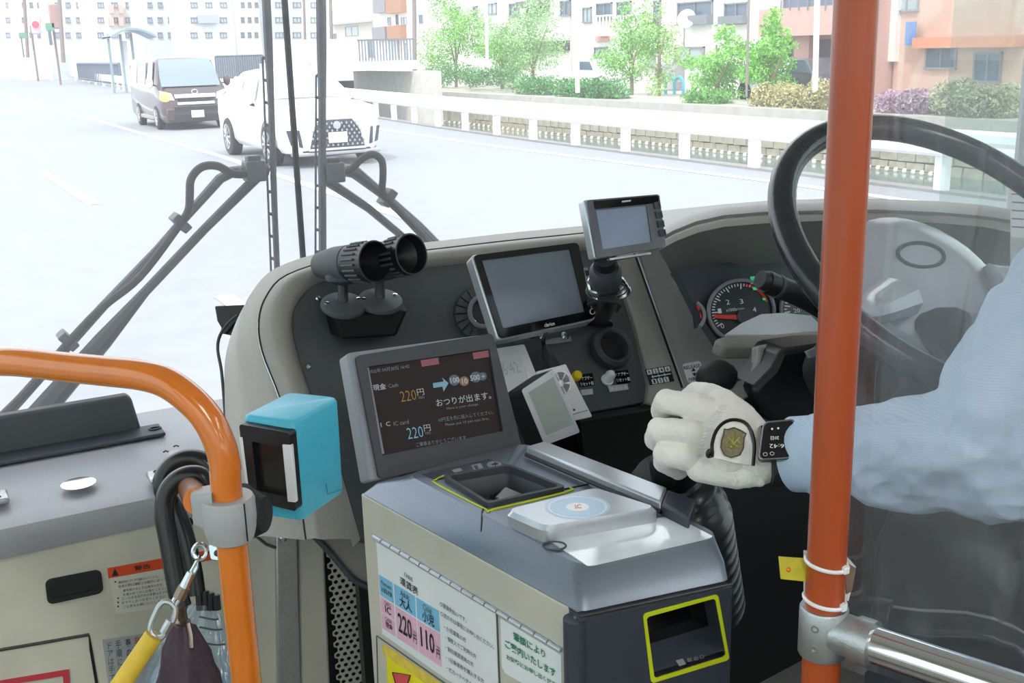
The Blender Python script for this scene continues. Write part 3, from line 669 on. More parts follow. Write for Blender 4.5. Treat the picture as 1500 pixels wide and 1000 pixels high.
quadp(van, 'lower_grille', [(vx-.6, vy-.08, .5), (vx+.6, vy-.08, .5), (vx+.6, vy-.08, .62), (vx-.6, vy-.08, .62)], .02, M_carblack)
quadp(van, 'air_dam', [(vx-.62, vy-.08, .28), (vx+.62, vy-.08, .28), (vx+.62, vy-.08, .42), (vx-.62, vy-.08, .42)], .02, M_carblack)
quadp(van, 'grille_bar', [(vx-.55, vy-.04, .86), (vx+.55, vy-.04, .86), (vx+.55, vy+.03, .95), (vx-.55, vy+.03, .95)], .03, M_white)
quadp(van, 'grille', [(vx-.42, vy-.04, .76), (vx+.42, vy-.04, .76), (vx+.48, vy-.04, .84), (vx-.48, vy-.04, .84)], .03, M_carblack)
quadp(van, 'chrome_lip', [(vx-.5, vy-.05, .68), (vx+.5, vy-.05, .68), (vx+.5, vy-.05, .75), (vx-.5, vy-.05, .75)], .03, M_white)
quadp(van, 'number_plate', [(vx-.17, vy-.1, .33), (vx+.17, vy-.1, .33), (vx+.17, vy-.1, .52), (vx-.17, vy-.1, .52)], .02, M_plate)
obj('emblem', MB().tube([(vx+.08*math.cos(k*.628), vy+.02, 1.01+.06*math.sin(k*.628)) for k in range(10)], .014, 6, closed=True), M_chrome, van)
for s in (-.45, .3): obj('wiper', MB().tube([(vx+s+.1, vy+.42, 1.2), (vx+s-.25, vy+.44, 1.235)], .012, 5), M_carblack, van)
obj('skirt', MB().box((vx, vy+2.3, .3), (1.87, 2.0, .12)), M_grey, van, bevel=.03)
sx, sy = 6.45, 18.5
M_suv = mat('pearl_white_paint', '#F1F1F3', .3, coat=.6, noise=.01)
suv = thing('suv', 'white sport utility car with large dark grille in the oncoming lane', 'car', (sx, sy+2.4, 0))
st = [(0, .28, .7, .8, .74, .84, .55), (.12, .25, .82, .9, .86, .94, .72), (.45, .24, .9, 1.0, .93, 1.04, .78), (1.25, .24, .93, 1.06, .95, 1.14, .76), (1.75, .24, .93, 1.08, .95, 1.44, .68), (2.2, .24, .93, 1.1, .95, 1.64, .64), (2.8, .24, .93, 1.1, .95, 1.69, .64), (3.8, .24, .93, 1.12, .95, 1.63, .62), (4.5, .3, .92, 1.1, .93, 1.35, .64), (4.8, .35, .85, 1.05, .87, 1.08, .66), (4.88, .4, .8, .9, .8, .95, .6)]
car_body(suv, st, 0, sx, sy, M_suv)
M_sglass = mat('suv_glass', '#C5CCD4', .05, coat=.5, noise=.03)
wscreen(suv, ((1.27, 1.15, .76), (1.5, 1.30, .72), (1.74, 1.45, .66), (2.16, 1.64, .60)), sx, sy, M_sglass)
for s in (-1, 1):
    for y0, y1 in ((1.85, 2.75), (2.85, 3.8)):
        quadp(suv, 'side_window', [(sx+s*.945, sy+y0-.2, 1.14), (sx+s*.945, sy+y1, 1.15), (sx+s*.71, sy+y1-.05, 1.53), (sx+s*.71, sy+y0+.25, 1.53)], .02, M_sglass)
    for y in (.95, 3.75): wheel(suv, sx+s*.86, sy+y, .37, .24, s, M_rubber, 5)
    quadp(suv, 'headlamp', [(sx+s*.5, sy+.02, .78), (sx+s*.84, sy+.16, .84), (sx+s*.86, sy+.3, .94), (sx+s*.5, sy+.1, .86)], .04, mat('suv_lamp', '#DCE2EA', .1, coat=.5))
    quadp(suv, 'corner_vent', [(sx+s*.62, sy-.02, .36), (sx+s*.8, sy+.08, .4), (sx+s*.86, sy+.1, .66), (sx+s*.66, sy-.01, .66)], .03, mat('grille_dark', '#3C4450', .4, noise=.3, scale=60))
    m_ = obj('mirror', MB().ball((sx+s*1.08, sy+1.7, 1.14), (.14, .09, .09)), M_suv, suv); obj('mirror_base', MB().tube([(sx+s*.9, sy+1.75, 1.04), (sx+s*1.05, sy+1.7, 1.08)], .03, 6), M_carblack, m_)
    obj('arch_trim', MB().tube([(sx+s*.95, sy+.95+.43*math.cos(a), .37+.43*math.sin(a)) for a in [math.pi*k/10 for k in range(11)]], .02, 6), M_grey, suv)
fg = quadp(suv, 'grille', [(sx-.5, sy-.05, .33), (sx+.5, sy-.05, .33), (sx+.43, sy-.05, .62), (sx+.3, sy-.01, .82), (sx-.3, sy-.01, .82), (sx-.43, sy-.05, .62)], .06, MATS['grille_dark'])
mb = MB()
for r in range(7):
    for k in range(11):
        z = .38+r*.062; x = -.45+k*.09+(r % 2)*.045
        if abs(x) < .5-.55*max(0, z-.55): mb.box((sx+x, sy-.075, z), (.03, .02, .035))
o = obj('mesh_bars', mb, M_alu, fg, smooth=False); o['kind'] = 'stuff'
obj('grille_frame', MB().tube([(sx-.52, sy-.06, .31), (sx-.45, sy-.06, .62), (sx-.31, sy-.02, .83), (sx+.31, sy-.02, .83), (sx+.45, sy-.06, .62), (sx+.52, sy-.06, .31)], .022, 6, closed=True), M_suv, suv)
quadp(suv, 'lower_intake', [(sx-.62, sy-.0, .2), (sx+.62, sy-.0, .2), (sx+.62, sy-.03, .29), (sx-.62, sy-.03, .29)], .04, M_carblack)
quadp(suv, 'number_plate', [(sx-.17, sy-.1, .42), (sx+.17, sy-.1, .42), (sx+.17, sy-.1, .6), (sx-.17, sy-.1, .6)], .02, M_plate)
obj('emblem', MB().cyl((sx-.0, sy-.04, .72), (sx-.0, sy-.09, .72), .07, n=20), M_chrome, suv)
obj('lower_lip', MB().box((sx, sy+.05, .24), (1.6, .2, .07)), M_alu, suv, bevel=.02)

# ================================================================== DASHBOARD
FP = tilt_plane(D(800, 590, 1.95), 37)
dash = thing('dashboard', 'dark grey slanted driver console with warm grey rounded surround below the windscreen', 'dashboard', (1.1, 1.75, .35))
R0 = [(528, 790), (490, 660), (457, 583), (433, 508), (428, 465), (440, 436), (465, 415), (520, 402), (620, 392), (745, 378), (860, 366), (910, 360)]
R1 = [(470, 790), (452, 660), (436, 583), (414, 508), (408, 462), (419, 427), (446, 403), (512, 388), (620, 378), (742, 365), (860, 352), (908, 346)]
R2 = [(448, 790), (430, 660), (410, 583), (384, 515), (379, 470), (390, 434), (420, 403), (500, 379), (620, 367), (741, 353), (860, 341), (906, 334)]
R3 = [(345, 790), (333, 664), (329, 580), (330, 525), (343, 478), (364, 440), (405, 400), (492, 373), (620, 363), (740, 349), (860, 337), (905, 330)]
def sp2(l, k=4): return [tuple(p[:2]) for p in spline([np.array((a, b, 0.)) for a, b in l], [1]*len(l), k)[0]]
r0 = [FP.at(*p, 0) for p in sp2(R0)]; r1 = [FP.at(*p, .018) for p in sp2(R1)]; r2 = [FP.at(*p, -.012) for p in sp2(R2)]
r3 = [FP.at(*p, -.13) for p in sp2(R3)]
r4 = []
for p in r3: q = p.copy(); q[1] = max(q[1]+.1, 2.2); q[2] -= .06; q[0] += (1.2-q[0])*.15; r4.append(q)
r0b = [p - FP.n*.05 for p in r0]
mid = [(a*.5+b*.5)+FP.n*.006 for a, b in zip(r0, r1)]
M_ridge = mat('ridge_grey', '#94918C', .42, noise=.04, scale=200, bump=.1, bscale=900)
obj('surround', MB().loft([r0b, r0, mid, r1, [a*.55+b*.45+FP.n*.008 for a, b in zip(r1, r2)], r2], closed=False, caps=False), M_ridge, dash, ang=60)
g1 = [p - FP.n*.004 + norm(np.array((-.2, .6, -.2)))*.0015 for p in r2]
side_m = [(a*.5+b*.5)+FP.n*.022+np.array((-.012, 0, .004)) for a, b in zip(g1, r3)]
obj('side_shell', MB().loft([g1, side_m, r3, r4], closed=False, caps=False), M_beige, dash, ang=60)
obj('joint_seam', MB().tube([p+FP.n*.0008 for p in r2], .0016, 5), M_black, dash)
# joint across the top roll
face = sp2(R0)
fp_pts = face[:-1]+[(913, 372), (948, 480), (972, 560), (948, 588), (850, 606), (780, 640), (700, 720), (600, 800)]
slab('face_panel', FP, fp_pts, .02, M_dark, dash, .002, h=-.002)
# lower dark recess under the panel
LP = Plane(D(900, 640, 2.08), (0, -1, .15))
slab('lower_recess', LP, [(520, 780), (640, 640), (860, 590), (1010, 560), (1080, 600), (1240, 560), (1300, 900), (1000, 1060), (540, 1060)], .02, M_black, dash)
mb = MB()
for (x, y) in ((925, 622), (926, 640), (925, 658)):
    mb.tube([LP.at(x, y, .01), LP.at(x+6, y+3, .014), LP.at(x+6, y+11, .01)], .002, 6)
obj('bracket', mb, M_steel, dash)
slab('knee_panel', Plane(D(900, 640, 2.0), (0, -1, -.25)), [(850, 618), (945, 602), (962, 596), (975, 650), (960, 700), (860, 700)], .02, M_black, dash)
# slanted strips right of the face panel
slab('console_strip', FP, [(906, 352), (924, 352), (1000, 566), (1003, 588), (966, 600), (948, 588), (951, 560), (932, 480), (905, 395)], .03, M_grey, dash, .003, h=.012)
slab('binnacle_side', FP, [(926, 345), (968, 338), (983, 380), (996, 404), (1020, 450), (1048, 494), (1062, 507), (1085, 510), (1120, 505), (1145, 512), (1130, 530), (1105, 552), (1080, 568), (1030, 600), (1004, 588), (1001, 566)], .05, M_grey, dash, .004, h=.016)
obj('edge_trim', MB().tube([FP.at(x, y, .017) for x, y in ((968, 340), (983, 380), (996, 404), (1020, 450), (1048, 494), (1060, 506))], .0022, 6, smooth=4), M_silver, dash)
obj('edge_trim', MB().tube([FP.at(x, y, .017) for x, y in ((926, 352), (1002, 566))], .0018, 6), M_silver, dash)
obj('joint_seam', MB().tube([FP.at(x, y, .011) for x, y in ((922, 352), (999, 568))], .003, 6), M_black, dash)
lin_ = [p for p in WSs if p[0] > .66]
_c = np.array((1.0, 1.2, 0)); lin2 = [p+norm(_c-p)*.06 for p in lin_]+[np.array((2.16, 1.4, 0)), np.array((2.16, -1.0, 0))]
mb_ = MB(); mb_.loft([[p+np.array((0, 0, z)) for p in lin2] for z in (.36, 1.13)]+[[p+norm(p-_c)*.03+np.array((0, 0, 1.14)) for p in lin2]], closed=False, caps=False); struct('trim_5', mb_, mat('black_lining', '#17181B', .6, noise=.1, scale=30), smooth=True)
# instrument hood
def hood(rows, name, m):
    return obj(name, MB().loft([[np.array(p) for p in r] for r in rows], closed=False, caps=False), m, dash, ang=50)
h_top = [(962, 338), (985, 322), (1020, 308), (1060, 299), (1120, 294), (1210, 291), (1290, 291), (1380, 295), (1440, 300), (1480, 306)]
h_e1 = [(962, 352), (985, 338), (1020, 324), (1060, 315), (1120, 310), (1210, 308), (1290, 307), (1380, 311), (1440, 316), (1480, 322)]
h_e2 = [(966, 366), (990, 353), (1024, 340), (1062, 332), (1120, 327), (1210, 323), (1290, 323), (1380, 327), (1440, 332), (1480, 340)]
h_in = [(985, 402), (1000, 398), (1030, 393), (1064, 390), (1120, 386), (1210, 382), (1290, 380), (1380, 382), (1440, 386), (1480, 392)]
dd = [1.96, 1.95, 1.93, 1.9, 1.86, 1.82, 1.78, 1.76, 1.74, 1.73]
def row(l, off): return [D(x, y, d+off) for (x, y), d in zip(l, dd)]
bk_ = [p+np.array((0.05, .28, -.05)) for p in row(h_top, .06)]
hood([bk_, row(h_top, .05), row([(a, (b*.6+c*.4)) for (a, b), (_, c) in zip(h_top, h_e1)], -.02), row(h_e1, -.04), row([(a, b+4) for a, b in h_e1], -.035)], 'hood', mat('hood_grey', '#979592', .38, noise=.04, scale=200, bump=.1))
hood([row([(a, b+4) for a, b in h_e1], -.035), row([(a, b+8) for a, b in h_e1], -.05), row(h_e2, -.055), row([(a, b+3) for a, b in h_e2], -.045)], 'hood_lip', M_ridge)
hood([row([(a, b+2) for a, b in h_e2], -.045), row(h_in, .17)], 'hood_underside', M_grey)
CP = tilt_plane(D(1085, 450, 2.0), 30)
clus = slab('instrument_panel', CP, [(990, 396), (1100, 380), (1300, 372), (1480, 381), (1480, 520), (1066, 520), (1052, 500), (1022, 456), (998, 408)], .02, mat('cluster_grey', '#4A5057', .35, noise=.06, scale=20), dash, h=-.02)
vents = slab('air_vent', CP, rr([(1262, 325), (1322, 325), (1326, 372), (1262, 385)], r=.15), .01, M_black, dash, h=.06)
def ell(cx, cy, rx, ry, n=32, a0=0, a1=360, rot=0):
    o = []
    for i in range(n+(0 if a1-a0 >= 360 else 1)):
        a = math.radians(a0+(a1-a0)*i/n); x, y = rx*math.cos(a), ry*math.sin(a); c, s_ = math.cos(rot), math.sin(rot)
        o.append((cx+x*c-y*s_, cy+x*s_+y*c))
    return o
def gauge(cx, cy, rx, ry, nm):
    g = obj(nm, MB().prism([CP.at(x, y, .0) for x, y in ell(cx, cy, rx, ry)], -CP.n*.01), mat('dial_face', '#2F343B', .4, noise=.05), dash)
    obj('bezel', MB().tube([CP.at(x, y, .003) for x, y in ell(cx, cy, rx+1, ry+1, 40)], .0035, 6, closed=True), M_greyp, g); return g
tg = gauge(1086, 455, 47, 44, 'rev_counter')
def tick(mb, cx, cy, rx, ry, a, l, w):
    a = math.radians(a); c, s_ = math.cos(a), -math.sin(a)
    p = [(cx+rx*c*k - w*s_*e, cy+ry*s_*k + w*c*e) for k, e in ((1, -1), (1, 1), (1-l, 1), (1-l, -1))]; patch(mb, CP, p, .0012)
mb = MB()
for i in range(24): tick(mb, 1086, 455, 43, 40, 215-i*6.2, .1 if i % 5 else .2, .8)
obj('dial_marks', mb, M_whiteprint, tg, smooth=False)
mb = MB()
for i in range(10): tick(mb, 1086, 455, 42, 40, 78-i*6, .1, 2.6)
obj('red_zone', mb, mat('red_print', '#D2352F', .5, noise=.03), tg, smooth=False)
mb = MB(); patch(mb, CP, [(1046, 461), (1047, 466), (1080, 468), (1082, 461)], .004); obj('needle', mb, MATS['red_print'], tg)
obj('needle_hub', MB().prism([CP.at(x, y, .006) for x, y in ell(1092, 463, 12, 11)], -CP.n*.006), M_dark2, tg)
mb = MB()
for s, x, y in (('0', 1055, 474), ('1', 1051, 452), ('2', 1063, 439), ('3', 1083, 438), ('4', 1102, 450)): ptext(mb, s, tq(x, y, 5, 7, -.1, .2), CP, .002)
ptext(mb, 'x1000r/min', tq(1063, 452, 27, 4.5, -.1, .2), CP, .002); obj('lettering', mb, M_whiteprint, tg)
sg_ = gauge(1190, 452, 45, 44, 'speedometer')
mb = MB()
for i in range(18): tick(mb, 1190, 452, 41, 40, 230-i*7, .1 if i % 2 else .2, .8)
obj('dial_marks', mb, M_whiteprint, sg_)
mb = MB(); ptext(mb, '20', tq(1162, 452, 9, 6, -.05, .2), CP, .002); ptext(mb, '0', tq(1168, 464, 5, 6, -.05, .2), CP, .002); obj('lettering', mb, M_whiteprint, sg_)
g3 = obj('fuel_gauge', MB().prism([CP.at(x, y, .0) for x, y in ell(1012, 462, 19, 20, 20, -75, 62)], -CP.n*.01), MATS['dial_face'], dash)
obj('bezel', MB().tube([CP.at(x, y, .003) for x, y in ell(1012, 462, 20, 21, 20, -62, 50)], .0035, 6), M_greyp, g3); mb = MB(); patch(mb, CP, [(1020, 448), (1024, 446), (1026, 453), (1023, 455)], .002); patch(mb, CP, [(1025, 458), (1028, 460), (1028, 466), (1026, 466)], .002); obj('red_zone', mb, MATS['red_print'], g3)
mb = MB(); patch(mb, CP, [(1099, 405), (1112, 404), (1113, 415), (1100, 416)], .003); patch(mb, CP, [(1102, 421), (1108, 420), (1109, 424), (1104, 425)], .003)
patch(mb, CP, [(1117, 436), (1122, 437), (1121, 440), (1117, 439)], .003); obj('green_lamps', mb, mat('green_lamp', '#2FB070', .5, emit=.6), dash)
# near-white sheet, the reflection low over the dials painted as colour, and pale ledge in front
slab('dial_reflection', tilt_plane(D(1120, 480, 1.90), 62), [(1062, 490), (1085, 474), (1115, 460), (1150, 458), (1188, 462), (1200, 474), (1200, 490)], .004, mat('reflection_white', '#E2E6EE', .15, coat=.6, noise=.02), dash)
LG = tilt_plane(D(1120, 492, 1.86), 68)
slab('front_ledge', LG, [(1046, 496), (1062, 491), (1120, 490), (1170, 484), (1290, 476), (1480, 470), (1480, 500), (1290, 500), (1200, 503), (1130, 512), (1100, 506), (1062, 506)], .03, M_grey, dash, .006)
slab('column_housing', Plane(D(1170, 560, 1.7), (-.3, -1, .1)), [(1144, 512), (1200, 504), (1300, 500), (1300, 640), (1130, 620), (1100, 572), (1132, 540)], .1, M_black, dash, .01)
slab('column_shoulder', Plane(D(1150, 540, 1.74), (-.3, -1, .4)), [(1110, 506), (1144, 500), (1200, 496), (1202, 505), (1150, 516), (1140, 530), (1128, 560), (1085, 590), (1040, 600), (1060, 565), (1095, 555), (1110, 530)], .03, M_grey, dash, .01)
slab('grey_hinge', Plane(D(1190, 510, 1.6), (-.3, -1, .4)), [(1182, 514), (1196, 508), (1200, 520), (1188, 524)], .01, M_greyp, dash, .001)
# radial air outlet with knob ring
LV = FP
lv = obj('round_air_outlet', MB().prism([FP.at(x, y, .002) for x, y in ell(703, 458, 38, 40)], -FP.n*.006), M_dark2, dash)
for i in range(9):
    a0 = 95+i*20.5; o_ = ell(703, 458, 36, 38, 4, a0+1.5, a0+19); i_ = ell(703, 458, 19, 21, 4, a0+19, a0+1.5+0) if False else ell(703, 458, 19, 21, 4, a0+1.5, a0+19)[::-1]
    obj('louvre', MB().prism([FP.at(x, y, .008) for x, y in o_+i_], -FP.n*.006), M_dark, lv, bevel=.001)
obj('knob_ring', MB().tube([FP.at(x, y, .016) for x, y in ell(707, 456, 19, 22, 20, 70, 290)], .0042, 8), M_greyp, lv)
obj('screw', MB().ball(FP.at(694, 472, .014), .0055), M_steel, lv)
for (x, y) in ((452, 537), (466, 437), (564, 433)):
    obj('screw', MB().lathe(FP.at(x, y, .0), FP.n, [(.005, 0), (.005, .002), (.003, .004), (0.0, .0045)], 12), M_steel, dash)
for (x, y) in ((794, 493), (827, 492)): obj('screw', MB().lathe(FP.at(x, y, 0), FP.n, [(.008, 0), (.008, .003), (.004, .006), (0, .006)], 12), M_steel, dash)
slab('worn_patch', FP, [(797, 499), (812, 495), (836, 492), (838, 499), (816, 503), (800, 504)], .0012, M_greyp, dash, h=.0002)
# knobs, lettering on the console
kb = obj('yellow_button', MB().lathe(FP.at(843, 552, 0), FP.n, [(.009, 0), (.009, .01), (.0075, .013), (0, .014)], 18), mat('button_yellow', '#F0D21E', .4, noise=.03), dash)
obj('white_push_knob', MB().lathe(FP.at(889, 557, 0), FP.n+np.array((0, 0, .3)), [(.012, 0), (.012, .004), (.0095, .005), (.0095, .02), (.006, .026), (0, .027)], 18), M_white, dash)
for q_ in ([(846, 549), (868, 546), (871, 564), (849, 567)], [(900, 544), (920, 541), (924, 560), (904, 563)]): obj('button_plate', patch(MB(), FP, q_, .0004), M_gloss, dash, smooth=False)
for q_ in ([(850, 571), (868, 569), (869, 577), (853, 579)], [(890, 565), (919, 562), (921, 570), (893, 574)]): obj('white_tag', patch(MB(), FP, q_, .0006), mat('tag_grey', '#B9BDC4', .5, noise=.03), dash, smooth=False)
mb = MB()
for x, y in ((848, 552), (901, 546)):
    ptext(mb, 'ドアブザー', tq(x, y, 19, 5.5, -.12, .2), FP, .001, .015); ptext(mb, 'リセット釦', tq(x+2, y+8, 19, 5.5, -.12, .2), FP, .001, .015)
ptext(mb, '車 椅 子 用', tq(894, 567, 24, 4.5, -.1, .2), FP, .0014); obj('lettering', mb, M_whiteprint, dash)
# gear diagram and parking sticker
SP_ = FP.off(.012); mb = MB(); patch(mb, SP_, [(945, 541), (981, 535), (988, 558), (952, 564)], .0004); gp_ = obj('gear_plate', mb, M_black, dash, smooth=False)
mb = MB(); q0 = [(946, 541), (981, 535), (988, 558), (953, 564)]
def cell(u0, v0, u1, v1): return rr(q0, u0, v0, u1, v1, .02, 2)
for k in range(4): patch(mb, SP_, cell(.02+k*.25, .04, .22+k*.25, .34), .0008)
for k in range(3): patch(mb, SP_, cell(.1+k*.25, .66, .30+k*.25, .96), .0008)
for k in range(3): patch(mb, SP_, cell(.12+k*.25+.06, .40, .14+k*.25+.06, .62), .0008)
patch(mb, SP_, cell(.14, .48, .95, .54), .0008); obj('gear_slots', mb, M_paper, gp_, smooth=False)
mb = MB()
def B4(u, v): q = [np.array(p, float) for p in q0]; return tuple(q[0]*(1-u)*(1-v)+q[1]*u*(1-v)+q[2]*u*v+q[3]*(1-u)*v)
for k, s in enumerate('R246'): ptext(mb, s, [B4(.07+k*.25, .09), B4(.17+k*.25, .09), B4(.17+k*.25, .3), B4(.07+k*.25, .3)], SP_, .0014, .02)
for k, s in enumerate('135'): ptext(mb, s, [B4(.16+k*.25, .7), B4(.24+k*.25, .7), B4(.24+k*.25, .92), B4(.16+k*.25, .92)], SP_, .0014, .02)
obj('lettering', mb, M_blackprint, gp_)
BP = FP.off(.016); mb = MB(); pq = [(999, 533), (1026, 528), (1034, 555), (1008, 561)]; patch(mb, BP, rr(pq, r=.14), .0005); ps = obj('parking_brake_sticker', mb, M_paper, dash, smooth=False)
mb = MB(); ptext(mb, 'RELEASE', tq(1001, 536.5, 24, 5, -.17, .28), BP, .0012, .01); ptext(mb, 'PARKING', tq(1008, 553.5, 23, 5, -.17, .28), BP, .0012, .01)
patch(mb, BP, [(1013, 544), (1016, 538.5), (1019, 543)], .0012); patch(mb, BP, [(1014, 546.5), (1020, 545.5), (1018, 551)], .0012); obj('lettering', mb, M_blackprint, ps)
pk = thing('parking_brake_lever', 'rounded black parking brake knob above the white glove', 'lever', D(1052, 580, 1.75))
obj('knob', MB().ball(D(1050, 552, 1.72), (.036, .03, .027)), M_rubber, pk); obj('stalk', MB().cyl(D(1054, 560, 1.73), FP.at(1062, 600, -.02), .011), M_black, pk)

# ================================================================== STEERING
sc_ = np.array((1.17, .965, 1.678)); ax = norm(np.array((-.05*0-.05, -.62, .78)))
u = norm(np.cross((0, 0, 1.), ax)); v = np.cross(ax, u); sr = .236
sw = thing('steering_wheel', 'large black steering wheel with pale glossy hub seen past the orange pole', 'steering wheel', sc_)
obj('rim', MB().tube([sc_+sr*(math.cos(a)*u+math.sin(a)*v) for a in np.linspace(0, 2*math.pi, 65)[:-1]], .0185, 14, closed=True), mat('wheel_leather', '#2A2C31', .22, noise=.1, scale=40, bump=.1), sw)
hubm = mat('hub_grey', '#A7AFBB', .22, noise=.04, scale=20, coat=.5)
prof = [(0.122, -.06), (.126, -.03), (.118, -.008), (.09, .004), (.05, .009), (0, .011)]
obj('hub_pad', MB().lathe(sc_-ax*.055, ax, [(0, -.06)]+prof, 32), hubm, sw)
obj('emblem', MB().tube([sc_-ax*.048+.03*v+.038*math.cos(a)*u+.022*math.sin(a)*v+ax*.003 for a in np.linspace(0, 2*math.pi, 25)[:-1]], .003, 6, closed=True), M_dark2, sw)
for a in (200, 340, 245, 295):
    d = math.cos(math.radians(a))*u+math.sin(math.radians(a))*v
    obj('spoke', MB().tube([sc_-ax*.05+d*.09, sc_-ax*.03+d*.17, sc_+d*(sr-.004)], [.028, .018, .014], 10, smooth=4, flat=1.4), M_dark2 if a in (245, 295) else hubm, sw)
obj('column', MB().tube([sc_-ax*.06, sc_-ax*.30], [.055, .07], 20), M_black, sw)
sk = thing('indicator_stalk', 'thick black indicator stalk left of the steering wheel', 'stalk', D(1200, 470, 1.5))
obj('lever', MB().tube([D(1122, 412, 1.46), D(1140, 420, 1.47), D(1165, 430, 1.49), D(1200, 450, 1.52), D(1240, 480, 1.56)], [.0155, .0155, .0155, .014, .014], 16, smooth=3), M_black, sk)
obj('end_cap', MB().cyl(D(1113, 409, 1.455), D(1123, 412.5, 1.46), .0125, .0135), M_rubber, sk)
obj('collar', MB().cyl(D(1137, 419, 1.468), D(1141, 420.5, 1.47), .0165), M_dark2, sk)

# ================================================================== WIPERS (outside the glass)
WP = Plane((0.7, 2.56, 1.5), (0, -1, 0))
def W_(x, y, h=0): return WP.at(x, y, h)
def wiper(label, blade, slots, pivot, rods, hose, clips, slot_px, slot_side):
    t = thing('wiper', label, 'wiper', W_(*pivot))
    pts = [W_(*p[:2], .015) for p in blade]; ws = [p[2] for p in blade]
    obj('blade', MB().tube(pts, ws, 8), M_wiper, t)
    rb = MB(); sx_ = slot_side
    a0, a1 = slots; out0 = [W_(a0[0]+sx_, a0[1], .005), W_(a1[0]+sx_, a1[1], .005)]
    rb.tube(out0, .0027, 6)
    n = max(2, int((a1[1]-a0[1])/30))
    for k in range(n+1):
        f_ = k/n; x = a0[0]+(a1[0]-a0[0])*f_; y = a0[1]+(a1[1]-a0[1])*f_
        rb.tube([W_(x+sx_, y, .005), W_(x, y+3, .008)], .004, 6)
    obj('slotted_spring', rb, M_wiper, t)
    pv = MB(); c = W_(*pivot, .01)
    pv.box(c, (.046, .05, .048)); pv.box(c+np.array((0, 0, .026)), (.032, .03, .02)); pv.cyl(c-np.array((.035, 0, 0)), c+np.array((.035, 0, 0)), .014)
    obj('pivot_bracket', pv, M_wiper, t, bevel=.004)
    for p, r in rods: obj('arm_rod', MB().tube([W_(*q, -.01) for q in p], r, 8), M_wiper, t)
    obj('washer_hose', MB().tube([W_(*q, .025) for q in hose], .0095, 8, smooth=5), M_rubber, t)
    for q in clips:
        obj('hose_clip', MB().box(W_(*q, .005), (.045, .05, .022), np.array(Matrix.Rotation(.9 if slot_side < 0 and q[0] < 300 else -.9, 3, 'Y'))), M_wiper, t, bevel=.003)
    return t
wiper('left wiper with slotted upright blade and long rods slanting down left',
      [(388, -40, .0105), (393, 60, .0105), (397, 150, .008), (402, 300, .0075), (407, 420, .0075)], ((393, 84), (406, 410)), (372, 250),
      [([(385, 246), (340, 252), (322, 262), (230, 365), (150, 450), (0, 618), (-60, 690)], [.012, .013, .012, .009, .011, .012, .012]), ([(378, 258), (300, 335), (212, 428), (150, 500), (20, 650), (-60, 740)], [.013, .011, .0115, .022, .03, .03])],
      [(380, 252), (345, 255), (318, 243), (295, 245), (280, 262), (278, 285), (276, 308), (262, 330), (205, 405), (150, 450), (100, 502), (40, 572), (-30, 640)], [(264, 326), (99, 498)], 8, -8.5)
wiper('right wiper with slotted upright blade and short rods slanting down right',
      [(470, -40, .0125), (471, 60, .0125), (472, 150, .010), (472, 260, .010), (473, 420, .010)], ((473, 110), (472, 400)), (488, 252),
      [([(475, 262), (540, 305), (600, 355), (680, 425)], [.013, .0105, .010, .010]), ([(492, 246), (520, 252), (560, 284), (612, 330), (660, 380)], [.015, .0165, .012, .013, .015])],
      [(488, 253), (512, 250), (528, 234), (545, 226), (559, 235), (561, 258), (560, 280), (568, 292), (600, 325), (640, 368)], [(567, 289)], 8, -10)

